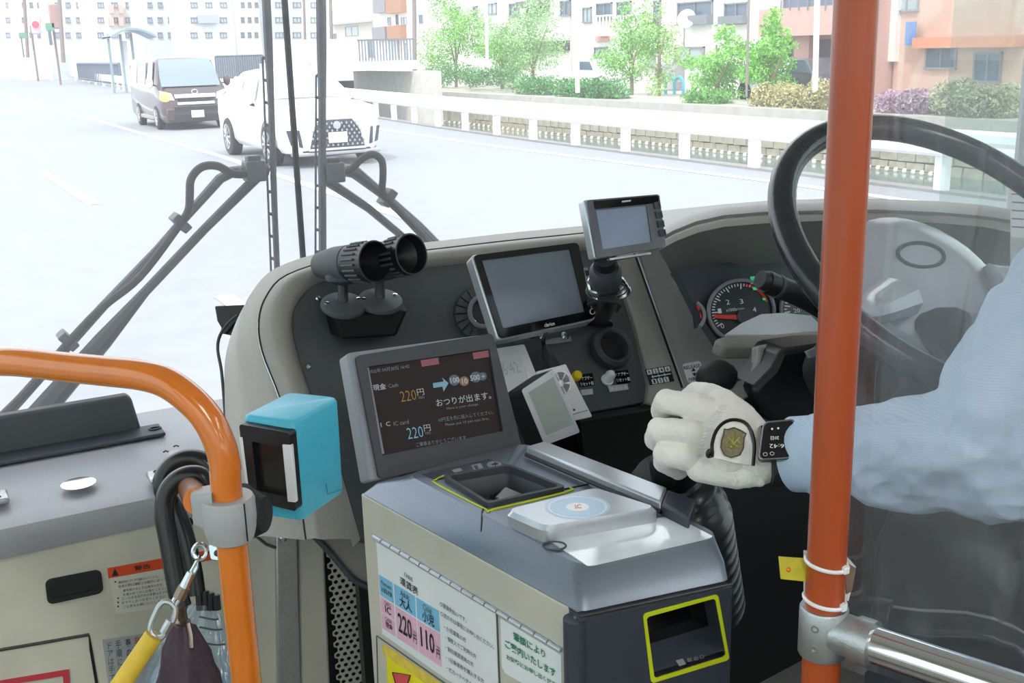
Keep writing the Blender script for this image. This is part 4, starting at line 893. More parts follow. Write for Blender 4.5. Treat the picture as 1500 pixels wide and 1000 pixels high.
# ================================================================== GADGETS ON THE CONSOLE
# twin swivel spotlights on a box bracket
tl = thing('swivel_spotlight_pair', 'pair of black ribbed swivelling tubes on a box bracket, left of the console', 'spotlight', FP.at(535, 480, .02))
c0 = FP.at(535, 455, .0); 
bxm = MB(); A = [(472, 437), (560, 432), (596, 456), (594, 464), (568, 488), (490, 488), (474, 450)]
P0 = Plane(FP.at(535, 470, .075), (-.1, -1, .25))
top = [FP.at(470, 436, .0), FP.at(585, 432, .0), P0.at(597, 455), P0.at(492, 462)]
bot = [FP.at(484, 490, .0), FP.at(578, 486, .0), P0.at(580, 492), P0.at(500, 497)]
bxm.loft([bot, top]); obj('bracket_box', bxm, mat('bracket_black', '#0B0C0E', .6, spec=.2, noise=.1), tl, bevel=.004, smooth=False)
for k, (px_, py_, bx0, bx1, tip, rr_) in enumerate(((503, 448, (470, 388), (516, 384), (549, 383), .0315), (557, 442, (566, 378), (570, 377), (603, 372), .0315))):
    base = P0.at(px_, py_, -.02)
    n_ = norm((0, -.35, 1.0)); o = obj('swivel_disc', MB().lathe(base, n_, [(.0365, -.004), (.038, 0), (.037, .005), (.02, .008), (0, .009)], 28), M_dark, tl)
    for dx in (-.028, .028): obj('screw', MB().lathe(base+n_*.006+np.array((dx, .004, 0)), n_, [(.0045, 0), (.004, .004), (0, .005)], 10), M_chrome, o)
    dpt = np.dot(base-CAM, FW)
    head = D(px_, py_-48, dpt-.0)
    obj('post', MB().cyl(base, D(px_-1, py_-30, dpt), .0085), M_black, tl)
    tp = D(*tip, dpt-.06); bk = D(bx0[0] if k == 0 else 500+30, bx0[1] if k == 0 else 386, dpt+.03)
    d_ = norm(tp-bk); L = np.linalg.norm(tp-bk)
    br_ = obj('barrel', MB().lathe(bk, d_, [(0, -.01), (.022, 0), (.029, L*.3), (.0305, L*.56), (.029, L*.57), (.029, L*.58)], 30), M_dark, tl)
    obj('ribbed_collar', MB().lathe(bk, d_, [(.0285, L*.58), (.031, L*.59), (.033, L*.97), (.0345, L), (.032, L*1.0), (.029, L*.85), (0.0, L*.62)], 40), M_black, tl)
    rb = MB(); u_ = norm(np.cross(d_, (0, 0, 1))); w_ = np.cross(u_, d_)
    for j in range(22):
        a = j*2*math.pi/22; q = math.cos(a)*u_+math.sin(a)*w_; rb.tube([bk+d_*L*.66+q*.0318, bk+d_*L*.88+q*.0328], .0022, 5)
    obj('grip_ribs', rb, M_dark, tl)
    obj('cradle', MB().ball((head*.6+(bk*.5+tp*.5)*.4)-np.array((0, 0, .012)), (.035, .03, .014)), M_dark2, tl)
# monitor builder
def monitor(name, label, cat, q, pl, th, M_body, M_face, scr, M_scr, r=.04, bev=.003, M_side=None):
    ctr = np.mean([pl.at(*p) for p in q], axis=0); ctr[2] -= .06; t = thing(name, label, cat, ctr)
    o_ = [pl.at(*p) for p in rr(q, r=r)]
    sc2 = [pl.at(*p) for p in rr(q, *scr, r=.012, asp=1.2)]
    obj('casing', MB().prism([p-pl.n*.003 for p in o_], -pl.n*th), M_body, t, bevel=bev)
    obj('front_bezel', MB().frame([pl.at(*p) for p in rr(q, .012, .015, .988, .985, r=r)], sc2, pl.n, .004, .0035), M_face, t)
    s_ = obj('screen', MB().prism([pl.at(*p, -.0025) for p in rr(q, *scr, r=.012, asp=1.2)], -pl.n*.0008), M_scr, t); return t, s_, ctr
M_lcd = mat('idle_screen', '#727B89', .16, coat=.5, noise=.02)
MP = tilt_plane(D(785, 430, 1.76), 32)
mo, sc1, c1 = monitor('car_monitor', 'large blank grey monitor with gloss black frame in the middle of the console', 'monitor', [(691, 372), (848, 353), (874, 467), (731, 498)], MP, .028, M_silver, M_gloss, (.075, .085, .90, .88), M_lcd)
mb = MB(); ptext(mb, 'clarion', [(797, 473.5), (812, 470.5), (813, 476), (798, 479)], MP, .001, .012); obj('lettering', mb, M_whiteprint, mo)
obj('button_strip', MB().prism([MP.at(x, y, .001) for x, y in ((855, 392), (861, 391), (872, 450), (866, 452))], -MP.n*.002), M_greyp, mo, bevel=.0005)
obj('round_button', MB().tube([MP.at(x, y, .001) for x, y in ell(868, 456, 3.6, 4, 16)], .0008, 6, closed=True), M_whiteprint, mo)
for k in range(4): obj('button', MB().prism([MP.at(x, y, .0025) for x, y in ((857+k*2.6, 396+k*12), (862+k*2.6, 395+k*12), (864+k*2.6, 403+k*12), (859+k*2.6, 404+k*12))], -MP.n*.002), M_black, mo, bevel=.0004)
obj('stand', MB().tube([c1-MP.n*.03, c1-MP.n*.03+(0, .05, -.02), FP.at(800, 440, -.01)], .016, 8), M_black, mo)
cb = thing('monitor_cable', 'short black plug lead hanging under the large blank monitor', 'cable', FP.at(810, 530, .02))
obj('lead', MB().tube([MP.at(799, 488, -.02), FP.at(796, 500, .03), FP.at(799, 512, .02)], .004, 6, smooth=4), M_rubber, cb)
obj('plug', MB().tube([FP.at(798, 508, .022), FP.at(802, 522, .03), FP.at(813, 540, .03)], [.006, .012, .013], 8), M_rubber, cb)
# small monitor on a post
SPm = tilt_plane(D(915, 330, 1.62), 17)
sm, sc2_, c2 = monitor('small_monitor', 'small silver framed monitor with four side buttons on a black post', 'monitor', [(857, 292), (967, 283), (977, 362), (873, 379)], SPm, .02, M_silver, mat('monitor_face', '#5D6269', .2, coat=.4, noise=.03), (.12, .2, .80, .86), mat('pale_screen', '#8E9AB4', .12, coat=.6, noise=.02))
obj('gloss_band', MB().prism([SPm.at(x, y, .0005) for x, y in rr([(868, 293), (965, 285), (975, 352), (880, 368)], .01, .02, .99, .18, r=.02)], -SPm.n*.001), M_gloss, sm)
for k in range(4):
    x, y = 958+k*2.6, 296+k*13.5; b_ = obj('button', MB().frame([SPm.at(*p, .003) for p in rr([(x, y), (x+9, y-1), (x+11, y+9), (x+2, y+10)], r=.12)], [SPm.at(*p, .003) for p in rr([(x, y), (x+9, y-1), (x+11, y+9), (x+2, y+10)], .2, .2, .8, .8, r=.1)], SPm.n, .003, .001), M_dark2, sm)
mb = MB(); patch(mb, SPm, [(911, 294), (924, 292.5), (924, 295), (911, 296.5)], .001); obj('logo_plate', mb, M_silver, sm)
obj('foot_plate', MB().prism([SPm.at(x, y, -.004) for x, y in ((893, 378), (953, 369), (954, 372), (894, 381))], -SPm.n*.03), M_alu, sm)
mp_ = thing('monitor_post', 'black post with coiled silver cable carrying the small monitor', 'post', FP.at(893, 490, .02))
pA, pB = SPm.at(890, 378, -.012), FP.at(893, 470, .03)
obj('post', MB().tube([SPm.at(886, 376, -.015), D(888, 400, 1.68), D(886, 440, 1.76), FP.at(878, 458, .03), FP.at(878, 476, .008)], [.017, .02, .021, .024, .026], 16, smooth=4), M_black, mp_)
obj('knuckle', MB().lathe(D(887, 404, 1.66), norm(D(886, 440, 1.72)-D(888, 398, 1.66)), [(.02, -.02), (.025, -.012), (.025, .012), (.021, .02)], 20), M_dark2, mp_)
mb = MB()
for k in range(3):
    cc = D(889+k, 416+k*5, 1.68+k*.005); mb.tube([cc+.028*math.cos(a)*RT*(1+.1*k)+.014*math.sin(a)*UP+.014*math.sin(a)*(-FW) for a in np.linspace(0, 2*math.pi, 20)[:-1]], .0028, 6, closed=True)
mb.tube([D(868, 404, 1.68), D(862, 414, 1.68), D(866, 426, 1.68), D(876, 430, 1.67)], .003, 6, smooth=4)
obj('coiled_cable', mb, M_steel, mp_)
mb = MB()
for k in range(3): mb.tube([D(862, 436+k*5, 1.74), D(878, 432+k*4, 1.7), D(900, 436+k*3, 1.69), D(907, 446, 1.7), D(903, 455, 1.72)], .0035, 6, smooth=4)
obj('black_leads', mb, M_rubber, mp_)
cpx = thing('ring_holder', 'thick black open ring on the console below the small monitor', 'ring', FP.at(898, 508, .0))
CN = FP.n; cc = FP.at(898, 508, .022); uu = norm(np.cross(CN, (0, 0, 1))); vv = np.cross(uu, CN)
obj('ring', MB().lathe(cc, CN, [(.027, -.02), (.036, -.022), (.041, -.01), (.040, .003), (.034, .009), (.029, .006), (.026, -.003), (.024, -.02)], 40), M_dark2, cpx)
obj('inner_cup', MB().lathe(cc, CN, [(.0, -.018), (.027, -.016), (.027, -.008), (.0245, -.016)], 30), M_black, cpx)
# white clock behind the fare display
CK = tilt_plane(D(760, 540, 1.93), 30)
ck, sc3, c3 = monitor('desk_clock', 'white desk clock with pale number display, half behind the fare display', 'clock', [(722, 510), (768, 503), (792, 562), (740, 590)], CK, .015, M_white, M_white, (.0, .28, .74, 1.0), mat('clock_lcd', '#DCE6E6', .3, noise=.02), bev=.002)
mb = MB(); ptext(mb, '16:42', [(728, 534), (756, 529), (764, 545), (734, 551)], CK, .0, 0); obj('lettering', mb, mat('clock_digits', '#BAC8C6', .5, noise=.02), ck)
# silver screen gadget with black side
GP = Plane(D(800, 590, 1.80), norm(np.array((-.28, -1, .38))))
gq = [(764, 571), (810, 540), (850, 633), (798, 652)]
gt = thing('small_display', 'small tilted silver display with blank pale green screen and black back', 'display', GP.at(800, 640, -.03))
bkv = norm(np.array((-.35, 1, -.3)))*.075
obj('casing', MB().loft([[GP.at(*p, -.002)-0*bkv for p in rr(gq, r=.05)], [GP.at(*p, -.002)+RT*(-.03)+UP*(-.008)+FW*.03 for p in rr(gq, .02, .02, .98, .98, r=.05)]]), M_black, gt)
obj('front_bezel', MB().frame([GP.at(*p) for p in rr(gq, r=.05)], [GP.at(*p) for p in rr(gq, .14, .1, .92, .86, r=.02)], GP.n, .008, .003), M_silver, gt)
obj('screen', MB().prism([GP.at(*p, -.0015) for p in rr(gq, .14, .1, .92, .86, r=.02)], -GP.n*.001), mat('pale_green_screen', '#A9B4B0', .2, coat=.4, noise=.02), gt)
obj('support', MB().tube([GP.at(790, 615, -.03), LP.at(800, 620, -.01)], .012, 8), M_black, gt)
WG = Plane(D(835, 580, 1.87), norm(np.array((-.22, -1, .45))))
wq = [(786, 544), (829, 533), (868, 610), (812, 622)]
wg = thing('speaker_unit', 'white slotted speaker unit behind the small tilted silver display', 'speaker', WG.at(840, 610, -.02))
obj('casing', MB().prism([WG.at(*p) for p in rr(wq, r=.03)], -WG.n*.022), M_white, wg, bevel=.0015)
obj('grille_disc', MB().prism([WG.at(x, y, .0005) for x, y in ell(822, 561, 14.5, 18, 24)], -WG.n*.001), M_alu, wg)
mb = MB()
for i in range(6): 
    a0 = 60*i+5; patch(mb, WG, ell(822, 561, 13, 16.5, 4, a0, a0+48)+ell(822, 561, 4, 5, 4, a0, a0+48)[::-1], .001)
obj('grille_slots', mb, M_greyp, wg, smooth=False)
mb = MB(); mb.tube([WG.at(838, 607, .0005), WG.at(861, 600.5, .0005)], .0006, 5); mb.prism([WG.at(x, y, .0006) for x, y in ell(841, 600, 1.8, 1.8, 10)], -WG.n*.001); obj('joint_line', mb, M_greyprint, wg)
obj('foot', MB().tube([WG.at(830, 600, -.015), FP.at(838, 600, -.01)], .012, 8), M_black, wg)

# ================================================================== FARE BOX
zc = 1.36; zt = 1.392
def g(x, y, z=zc): return ZP(x, y, z)
NL, FL, FR, NR = g(850, 898), g(528, 722), g(772, 662), g(1072, 850)
fb = thing('fare_box', 'tall bus fare collection box with blue grey head, coin tray and card plate', 'fare box', (*(NL[:2]+FR[:2])/2, .35))
def down(p, z): q = p.copy(); q[2] = z; return q
FRb = np.array((FR[0]-.01, FR[1], zc)); NRb = np.array((NR[0], NR[1]+.02, zc))
fwd = norm((FL-NL)*np.array((1, 1, 0))); NLb = NL+fwd*.004
cabp = [NLb, FL, FRb, NRb+fwd*.03]
obj('cabinet', MB().prism([down(p, zc-.0) for p in cabp], (0, 0, -(zc-.36))), M_pale, fb, bevel=.003)
# head: lofted from the seam up to the top deck
h0 = [g(849, 898), g(528, 722), g(774, 660), g(1072, 850)]
def T_(x, y): return ZP(x, y, zt)
h2 = [T_(855, 833), T_(596, 696), T_(770, 650), T_(1056, 785)]
h1 = [(a*.72+b*.28) for a, b in zip(h0, h2)]
for a in h1: a[2] = zc+.016
deck_mid_L, deck_mid_R = T_(706, 750), T_(905, 700)
def rnd(poly, r, k=4):
    o = []; n = len(poly)
    for i in range(n):
        p = poly[i]; a = poly[i-1]; b = poly[(i+1) % n]; da, db = norm(a-p), norm(b-p)
        for j in range(k+1):
            t = j/k; o.append((p+da*r)*(1-t)**2+p*2*t*(1-t)+(p+db*r)*t*t)
    return o
_tr = [ZP(x, y, zt+.002) for x, y in ((714, 739), (652, 700), (746, 685), (826, 716))]
_h = [rnd(h0, .012), rnd(h1, .014), rnd([a*.15+b*.85 for a, b in zip(h1, h2)], .02), rnd([p+np.array((0, 0, .002)) for p in h2], .022), rnd(_tr, .008), rnd([down(p, zt-.03) for p in _tr], .008)]
_mb = MB().loft(_h, caps=False); _mb.f.append(tuple(range(19, -1, -1)))
obj('head', _mb, M_box, fb, ang=28, bevel=.003)
DK = Plane((0, 0, zt+.002), (0, 0, 1))
seam = [Plane((0, 0, zc), (0, 0, 1)).at(706, 808, .0)+np.array((-.002, 0, .003)), ZP(706, 780, zc+.02)*1+np.array((-.001, 0, 0)), DK.at(706, 750, .0005), DK.at(708, 744, .0005), DK.at(735, 735, .0005), DK.at(905, 700, .0005)]
obj('joint_seam', MB().tube(seam, .0012, 5), M_black, fb)
# raised tail with the card reader deck in front
rr_plate = [T_(734, 752), T_(874, 716), T_(971, 748), T_(797, 781)]
zq = zt+.022
pl0 = [ZP(737, 746, zq), ZP(874, 712, zq), ZP(968, 742, zq), ZP(797, 772, zq)]
cr_ = obj('card_reader', MB().loft([rnd([down(p, zt+.001) for p in pl0], .012), rnd([down(p, zq-.006) for p in pl0], .012), rnd([p*.94+np.mean(pl0, axis=0)*.06 for p in pl0], .012)]), M_silver, fb, ang=30)
CRP = Plane((0, 0, zq+.0003), (0, 0, 1))
for (rx, ry, m_, hh) in ((48, 18, mat('reader_blue', '#B9D3EC', .3, noise=.05, scale=20), .0), (44, 16, mat('reader_pale', '#DDE6EF', .3, noise=.03), .0004), (40, 14, MATS['reader_blue'], .0008), (17, 6, mat('reader_centre', '#F1F3F5', .3, noise=.02), .0012)):
    obj('printed_ring', MB().prism([CRP.at(x, y, hh) for x, y in ell(846, 742, rx, ry, 36)], (0, 0, -.0004)), m_, cr_, smooth=False)
mb = MB(); ptext(mb, 'IC', [(842, 739), (851, 738), (852, 744), (843, 745)], CRP, .0018, .02); obj('lettering', mb, mat('orange_print', '#D9926A', .5, noise=.02), cr_)
# near-white sheet in front of the reader, painting the windscreen glare on the deck
obj('painted_glare', MB().prism([DK.at(x, y, .001) for x, y in rr([(806, 792), (985, 754), (1046, 786), (862, 829)], .0, .0, 1, 1, r=.05)], (0, 0, -.001)), mat('painted_glare', '#DCE5F2', .1, coat=1.0, noise=.22, scale=14), fb)
obj('round_button', MB().tube([DK.at(x, y, .0015) for x, y in ell(812, 799, 17, 6, 30)], .0012, 6, closed=True), M_boxd, fb)
# coin tray
to = [(648, 700), (746, 683), (830, 716), (714, 741)]
TL_ = [ZP(x, y-4, zt+.009) for x, y in to]; mT = np.mean(TL_, axis=0)
def sh(k, z): return [down(p*k+mT*(1-k), z) for p in TL_]
ct = obj('coin_tray', MB().loft([rnd(sh(1, zt+.002), .008), rnd(sh(1, zt+.009), .008), rnd(sh(.9, zt+.009), .008), rnd(sh(.88, zt-.002), .008)], caps=False), M_dark2, fb, ang=30)
bt = sh(.5, zt-.026)
_mb = MB().loft([rnd(sh(.89, zt-.0), .006), rnd(sh(.74, zt-.014), .006), rnd(sh(.72, zt-.027), .006)], caps=False); _mb.f.append(tuple(range(40, 60)))
obj('tray_well', _mb, M_dark2, ct, ang=30)
m0 = (bt[0]+bt[3])/2; m1 = (bt[1]+bt[2])/2
obj('coin_flap', MB().prism([down(bt[1]*.5+bt[0]*.5, zt-.022), down(bt[2]*.5+bt[3]*.5, zt-.022), down(bt[2], zt-.012), down(bt[1], zt-.012)], (0, 0, -.001)), M_gloss, ct, smooth=False)
obj('coin_slot', MB().tube([down(bt[0]*.3+bt[2]*.7, zt-.02)+np.array((-.004*k, .002*k*k-.012, 0)) for k in range(4)], .0011, 5), M_silver, ct)
M_yel = mat('lime_line', '#C3CE1C', .5, noise=.02)
obj('yellow_line', MB().tube([DK.at(x, y, .0006) for x, y in ((650, 697), (638, 703), (640, 709), (712, 746), (722, 746), (832, 720), (834, 714))], .0016, 5, smooth=3), M_yel, fb)
# printed plate above the tray
mb = MB(); patch(mb, DK, [(618, 694), (716, 672), (742, 680), (648, 700), (640, 702)], .0012); pp = obj('printed_plate', mb, M_boxd, fb)
mb = MB(); ptext(mb, 'スイカ', [(628, 692), (656, 686), (664, 693), (636, 699)], DK, .0016) if False else None
patch(mb, DK, [(690, 681), (704, 678), (708, 685), (694, 688)], .0018); patch(mb, DK, ell(724, 680, 11, 5, 20), .0018); patch(mb, DK, [(662, 688), (674, 685), (678, 689), (666, 692)], .0018); obj('pictogram', mb, M_greyp, pp)
mb = MB(); patch(mb, DK, [(694, 682), (699, 681), (701, 686), (697, 687)], .0024); patch(mb, DK, [(720, 679), (729, 677.5), (730, 679), (721, 680.5)], .0024); patch(mb, DK, [(724, 676.5), (726, 676.2), (727, 683), (725, 683.3)], .0024); obj('pictogram_detail', mb, M_boxd, pp)
# right-hand rail
ra = [ZP(770, 653, zt+.02), ZP(798, 645, zt+.02), ZP(977, 713, zt+.02), ZP(968, 735, zt+.02)]
rl = obj('side_rail', MB().loft([[down(p, zt-.01) for p in ra], ra]), M_silver, fb, bevel=.003)
obj('rail_end', MB().prism([down(ra[2], zt+.0185), down(ra[3], zt+.0185), down(ra[3], zt+.0185)+np.array((.004, -.05, 0)), down(ra[2], zt+.0185)+np.array((.01, -.045, 0))], (0, 0, -.05)), M_boxd, fb, bevel=.004)
obj('rail_groove', MB().tube([down(ra[0], zt+.008)+np.array((-.001, -.002, 0)), down(ra[3], zt+.008)+np.array((-.001, -.002, 0))], .003, 6), M_black, fb)
# dark front housing with outlined return recess
fN = norm(np.array(((NL-NR)[1], -(NL-NR)[0], 0))*-1); fN = fN if fN[1] < 0 else -fN
FF = Plane(NL+fN*.012, fN)
a_ = down(FF.at(849, 898), zc-.001); b_ = down(FF.at(1073, 850), zc-.001); zb = .36
outer = [a_, b_, down(b_, zb), down(a_, zb)]
rec = [FF.at(x, y) for x, y in ((945, 902), (1050, 874), (1066, 962), (958, 996))]
obj('front_housing', MB().frame(outer, rec, FF.n, .05, .04), M_boxd, fb, smooth=False)
oc = MB().frame([FF.at(*p, .0012) for p in rr([(942, 899), (1052, 870), (1069, 966), (954, 1001)], r=.05)], [FF.at(*p, .0012) for p in rr([(947, 904), (1048, 876), (1064, 961), (959, 994)], r=.05)], FF.n, .002, .0018, back=False)
obj('yellow_outline', oc, M_yel, fb)
obj('recess_back', MB().prism([p-FF.n*.036 for p in rec], -FF.n*.002), M_gloss, fb, smooth=False)
obj('recess_shelf', MB().prism([rec[3]+np.array((0, 0, .012)), rec[2]+np.array((0, 0, .012)), rec[2]+np.array((0, 0, .022))-FF.n*.036, rec[3]+np.array((0, 0, .022))-FF.n*.036], (0, 0, -.002)), M_boxd, fb, smooth=False)
SHP = Plane((rec[3]+rec[2])/2+np.array((0, 0, .018))-FF.n*.02, np.cross(rec[2]-rec[3], np.array((0, 0, .010))-FF.n*.036))
mb = MB(); patch(mb, SHP, [(990, 967), (1000, 964), (1005, 972), (995, 975)], .002); ptext(mb, '取 出 口', [(1006, 964), (1030, 958), (1032, 964), (1008, 970)], SHP, .003, .01); obj('pictogram', mb, mat('dim_print', '#8E8E90', .5, noise=.02), fb)
obj('joint_seam', MB().tube([FF.at(849, 903, .0006), FF.at(1073, 855, .0006)], .0014, 5), M_black, fb)
obj('corner_post', MB().tube([down(a_, zc-.004)-FF.n*.01+fwd*.001, down(a_, .37)-FF.n*.01+fwd*.001], .0135, 12), M_boxd, fb)
obj('edge_seam', MB().tube([ZP(849, 900, zc)+np.array((-.004, .002, -.002)), down(ZP(849, 900, zc), .37)+np.array((-.004, .002, 0))], .002, 6), M_greyp, fb)
# side panel: hinge, sheets, lettering
sn = np.cross(FL-NL, (0, 0, 1)); SD = Plane(NLb, sn)
hA, hB = SD.at(546, 785, .002), SD.at(823, 953, .002)
obj('hinge_leaf', MB().prism([SD.at(546, 780, .0002), SD.at(826, 949, .0002), SD.at(826, 955, .0002), SD.at(546, 787, .0002)], -SD.n*.0006), M_silver, fb, smooth=False)
nk = 17
for k in range(nk):
    p, q = hA+(hB-hA)*(k+.05)/nk, hA+(hB-hA)*(k+.95)/nk; obj('hinge_knuckle', MB().tube([p, q], .0028, 8), M_silver, fb)
obj('rivet', MB().ball(SD.at(832, 937, .0), .0025), M_dark, fb)
sheet = obj('fare_table_sheet', MB().prism([SD.at(x, y, .0012) for x, y in ((551, 793), (726, 899), (731, 1040), (650, 992), (560, 928))], -SD.n*.001), M_paper, fb, smooth=False)
obj('sheet_edge', MB().tube([SD.at(728, 897, .0005), SD.at(733, 1030, .0005)], .0012, 5), M_dark, fb)
M_blue = mat('table_blue', '#7DBDE0', .5, noise=.03); M_pinkc = mat('table_pink', '#E6B4CC', .5, noise=.03)
# table: px-linear frame
def tb(u, v): # u along 0..1 left to right, v 0..1 top to bottom
    q = [np.array(p, float) for p in ((555, 841), (642.5, 894.5), (647, 977), (560, 919.5))]
    return tuple(q[0]*(1-u)*(1-v)+q[1]*u*(1-v)+q[2]*u*v+q[3]*(1-u)*v)
def cellq(u0, v0, u1, v1): return [tb(u0, v0), tb(u1, v0), tb(u1, v1), tb(u0, v1)]
mb = MB()
for c in ((0, 0, .225, .385), (.25, 0, .60, .385), (.62, 0, 1, .385)): patch(mb, SD, cellq(*c), .0016)
obj('blue_cells', mb, M_blue, sheet, smooth=False)
mb = MB()
for c in ((0, .41, .225, .69), (0, .71, .225, 1), (.25, .41, .60, 1), (.62, .41, 1, 1)): patch(mb, SD, cellq(*c), .0016)
obj('pink_cells', mb, M_pinkc, sheet, smooth=False)
mb = MB(); H_ = .0024
ptext(mb, '220', cellq(.28, .50, .51, .86), SD, H_, .012); ptext(mb, '円', cellq(.53, .72, .59, .88), SD, H_, .01)
ptext(mb, '110', cellq(.66, .50, .89, .86), SD, H_, .012); ptext(mb, '円', cellq(.92, .72, .98, .88), SD, H_, .01)
ptext(mb, '大人', cellq(.33, .16, .53, .36), SD, H_, .012); ptext(mb, '小児', cellq(.71, .16, .91, .36), SD, H_, .012)
ptext(mb, '運賃表', [(585, 843), (612, 861), (612, 873), (586, 855)], SD, H_, .006)
ptext(mb, 'IC', cellq(.07, .52, .17, .65), SD, H_, .005); ptext(mb, '現金', cellq(.06, .82, .18, .94), SD, H_, .015); ptext(mb, 'お支払方法', cellq(.03, .2, .2, .3), SD, H_, .015)
obj('lettering', mb, M_blackprint, sheet)
for w_, q_ in (('FARE', [(592, 838), (604, 846), (604, 852), (592, 844)]), ('Adult', cellq(.35, .04, .50, .15)), ('Child', cellq(.73, .04, .87, .15)), ('Payment', cellq(.03, .08, .2, .19)), ('CARD', cellq(.06, .44, .17, .51)), ('CASH', cellq(.06, .74, .17, .81)), ('YEN', cellq(.53, .66, .59, .70)), ('YEN', cellq(.92, .66, .98, .70))):
    mb = MB(); ptext(mb, w_, q_, SD, H_); obj('small_lettering', mb, M_greyprint, sheet)
for s, x0, y0, x1, y1 in (('○運賃先払いです。', 644, 880, 683, 905), ('○次の方は事前にお申し出ください。', 645, 894, 723, 944), ('・小児運賃の方', 650, 914, 682, 934), ('・複数人でご利用の方', 652, 929, 697, 958), ('・割引運賃適用の方', 652, 944, 693, 970), ('・1日乗車券を購入する方', 653, 959, 708, 994), ('・ICカードへチャージする方', 654, 974, 716, 1014)):
    mb = MB(); ptext(mb, s, [(x0, y0), (x1, y1), (x1+.5, y1+7.5), (x0+.5, y0+7.5)], SD, H_, .004); obj('text_line', mb, M_greyprint, sheet)
gs_ = obj('notice_sheet', MB().prism([SD.at(x, y, .0012) for x, y in ((733, 905), (822, 959), (823, 1030), (800, 1020), (740, 986), (735, 976))], -SD.n*.001), M_paper, fb, smooth=False)
mb = MB()
ptext(mb, '筆談により', [(751, 924), (798, 952), (799, 965), (752, 937)], SD, H_, .018); ptext(mb, 'ご案内いたします', [(739, 935), (813, 980), (814, 993), (740, 948)], SD, H_, .018)
ptext(mb, 'お気軽にお申し出ください', [(741, 957), (820, 1003), (821, 1011), (742, 965)], SD, H_, .02); obj('green_lettering', mb, mat('green_print', '#1E7F5B', .5, noise=.02), gs_)
yd = obj('lower_door', MB().prism([SD.at(x, y, .0008) for x, y in ((552, 931), (650, 1000), (760, 1075), (766, 1400), (562, 1300))], -SD.n*.001), M_pale, fb, smooth=False)
obj('door_gap', MB().tube([SD.at(556, 1100, .0008), SD.at(552, 931, .0008), SD.at(648, 998, .0008), SD.at(750, 1068, .0008)], .0012, 5), M_dark, fb)
ys = obj('warning_sheet', MB().prism([SD.at(x, y, .0024) for x, y in ((566, 962), (690, 1045), (695, 1200), (572, 1150))], -SD.n*.0008), mat('warning_yellow', '#F1E312', .5, noise=.02), fb, smooth=False)
obj('worn_tape', MB().prism([SD.at(x, y, .0018) for x, y in ((559, 941), (650, 1003), (650, 1016), (562, 960))], -SD.n*.0004), mat('tape_yellow', '#E5C84E', .5, noise=.15, scale=60), fb, smooth=False)
mb = MB(); patch(mb, SD, [(575, 985), (600, 989), (597, 1005), (588, 1030), (580, 1005)], .0032); obj('red_mark', mb, mat('red_mark', '#E2545A', .5, noise=.02), ys)
obj('mark_outline', MB().tube([SD.at(x, y, .0034) for x, y in ((575, 984.5), (601, 988.5), (588, 1031))], .0009, 5, closed=True), M_blackprint, ys)
# ---------------- fare display
DP = tilt_plane(D(540, 703, 1.52), 25)
dq = [(521, 521), (722, 488), (765, 655), (556, 701)]
fd = thing('fare_display', 'dark lettered screen in a blue grey case showing 220 yen fares, on the fare box', 'display', DP.at(650, 690, -.04))
oq = [(507, 517), (722, 488), (766, 656), (540, 706)]
obj('casing', MB().prism([DP.at(*p, -.004) for p in rr(oq, r=.03)], -DP.n*.04), mat('display_case_grey', '#8B9099', .4, noise=.03, scale=100), fd, bevel=.003)
scq = [(538, 537), (717, 511), (737, 631), (560, 667)]
sq_o = rr(dq, r=.03, asp=1.2); sq_i = rr(scq, r=.006)
obj('front_bezel', MB().frame([DP.at(*p, .004) for p in sq_o], [DP.at(*p, .004) for p in sq_i], DP.n, .010, .007), M_dark2, fd)
dsc = obj('screen', MB().prism([DP.at(*p, -.002) for p in sq_i], -DP.n*.001), mat('dark_brown_screen', '#2E2527', .5, spec=.2, noise=.03), fd, smooth=False)
DS = DP.off(-.0015)
obj('screen_rim', MB().prism([DS.at(x, y, .0006) for x, y in ((533, 538), (540, 537), (563, 664), (556, 666))], -DS.n*.0004), M_greyp, fd, smooth=False)
sl_ = -.146; sv_ = .19
def dt(mb, s, x, y, w, h, b=0.0): ptext(mb, s, tq(x, y, w, h, sl_, sv_), DS, .0008, b)
def emat(n, c, e): return mat(n, c, .5, emit=e)
mb = MB(); dt(mb, '220', 585, 573.5, 23, 15, -.01); obj('amber_figures', mb, emat('amber_light', '#8F6A30', .35), dsc)
mb = MB(); dt(mb, '220', 595, 627, 23, 16, -.01); obj('blue_figures', mb, emat('blue_light', '#6FA0B4', .4), dsc)
for a in ((('現金'), 545.5, 563.5, 19, 9, .01), ('円', 610, 570, 10, 9.5, .0), ('円', 620, 622.5, 9.5, 9.5, .0), ('I  C', 557, 619, 14, 6.5, .01), ('おつりが出ます。', 638, 584.5, 80, 11, .005)): mb = MB(); dt(mb, *a); obj('white_lettering', mb, emat('white_light', '#9DA2A6', .35), dsc)
for a in (('2025年 04月20日 16:42', 539, 541.5, 60, 6), ('Cash', 568.5, 562.5, 14, 5.5), ('IC card', 576, 617.5, 22, 6), ('YEN', 612, 581, 9, 3.5), ('YEN', 622, 633, 8, 3.5), ('Here is your change.', 654, 596.5, 47, 4.5), ('10円玉を先に投入してください。', 642, 612, 80, 6), ('Please put 10 yen coin first.', 652, 620, 64, 5), ('ご乗車ありがとうございます', 609, 648, 73, 6.5)): mb = MB(); dt(mb, *a); obj('dim_lettering', mb, emat('dim_light', '#74787C', .25), dsc)
mb = MB(); patch(mb, DS, [(634, 561), (650, 558.5), (648, 553), (657, 561), (650, 573), (648, 566), (635, 568)], .0012); obj('blue_arrow', mb, emat('arrow_light', '#6E90A6', .3), dsc)
mb = MB()
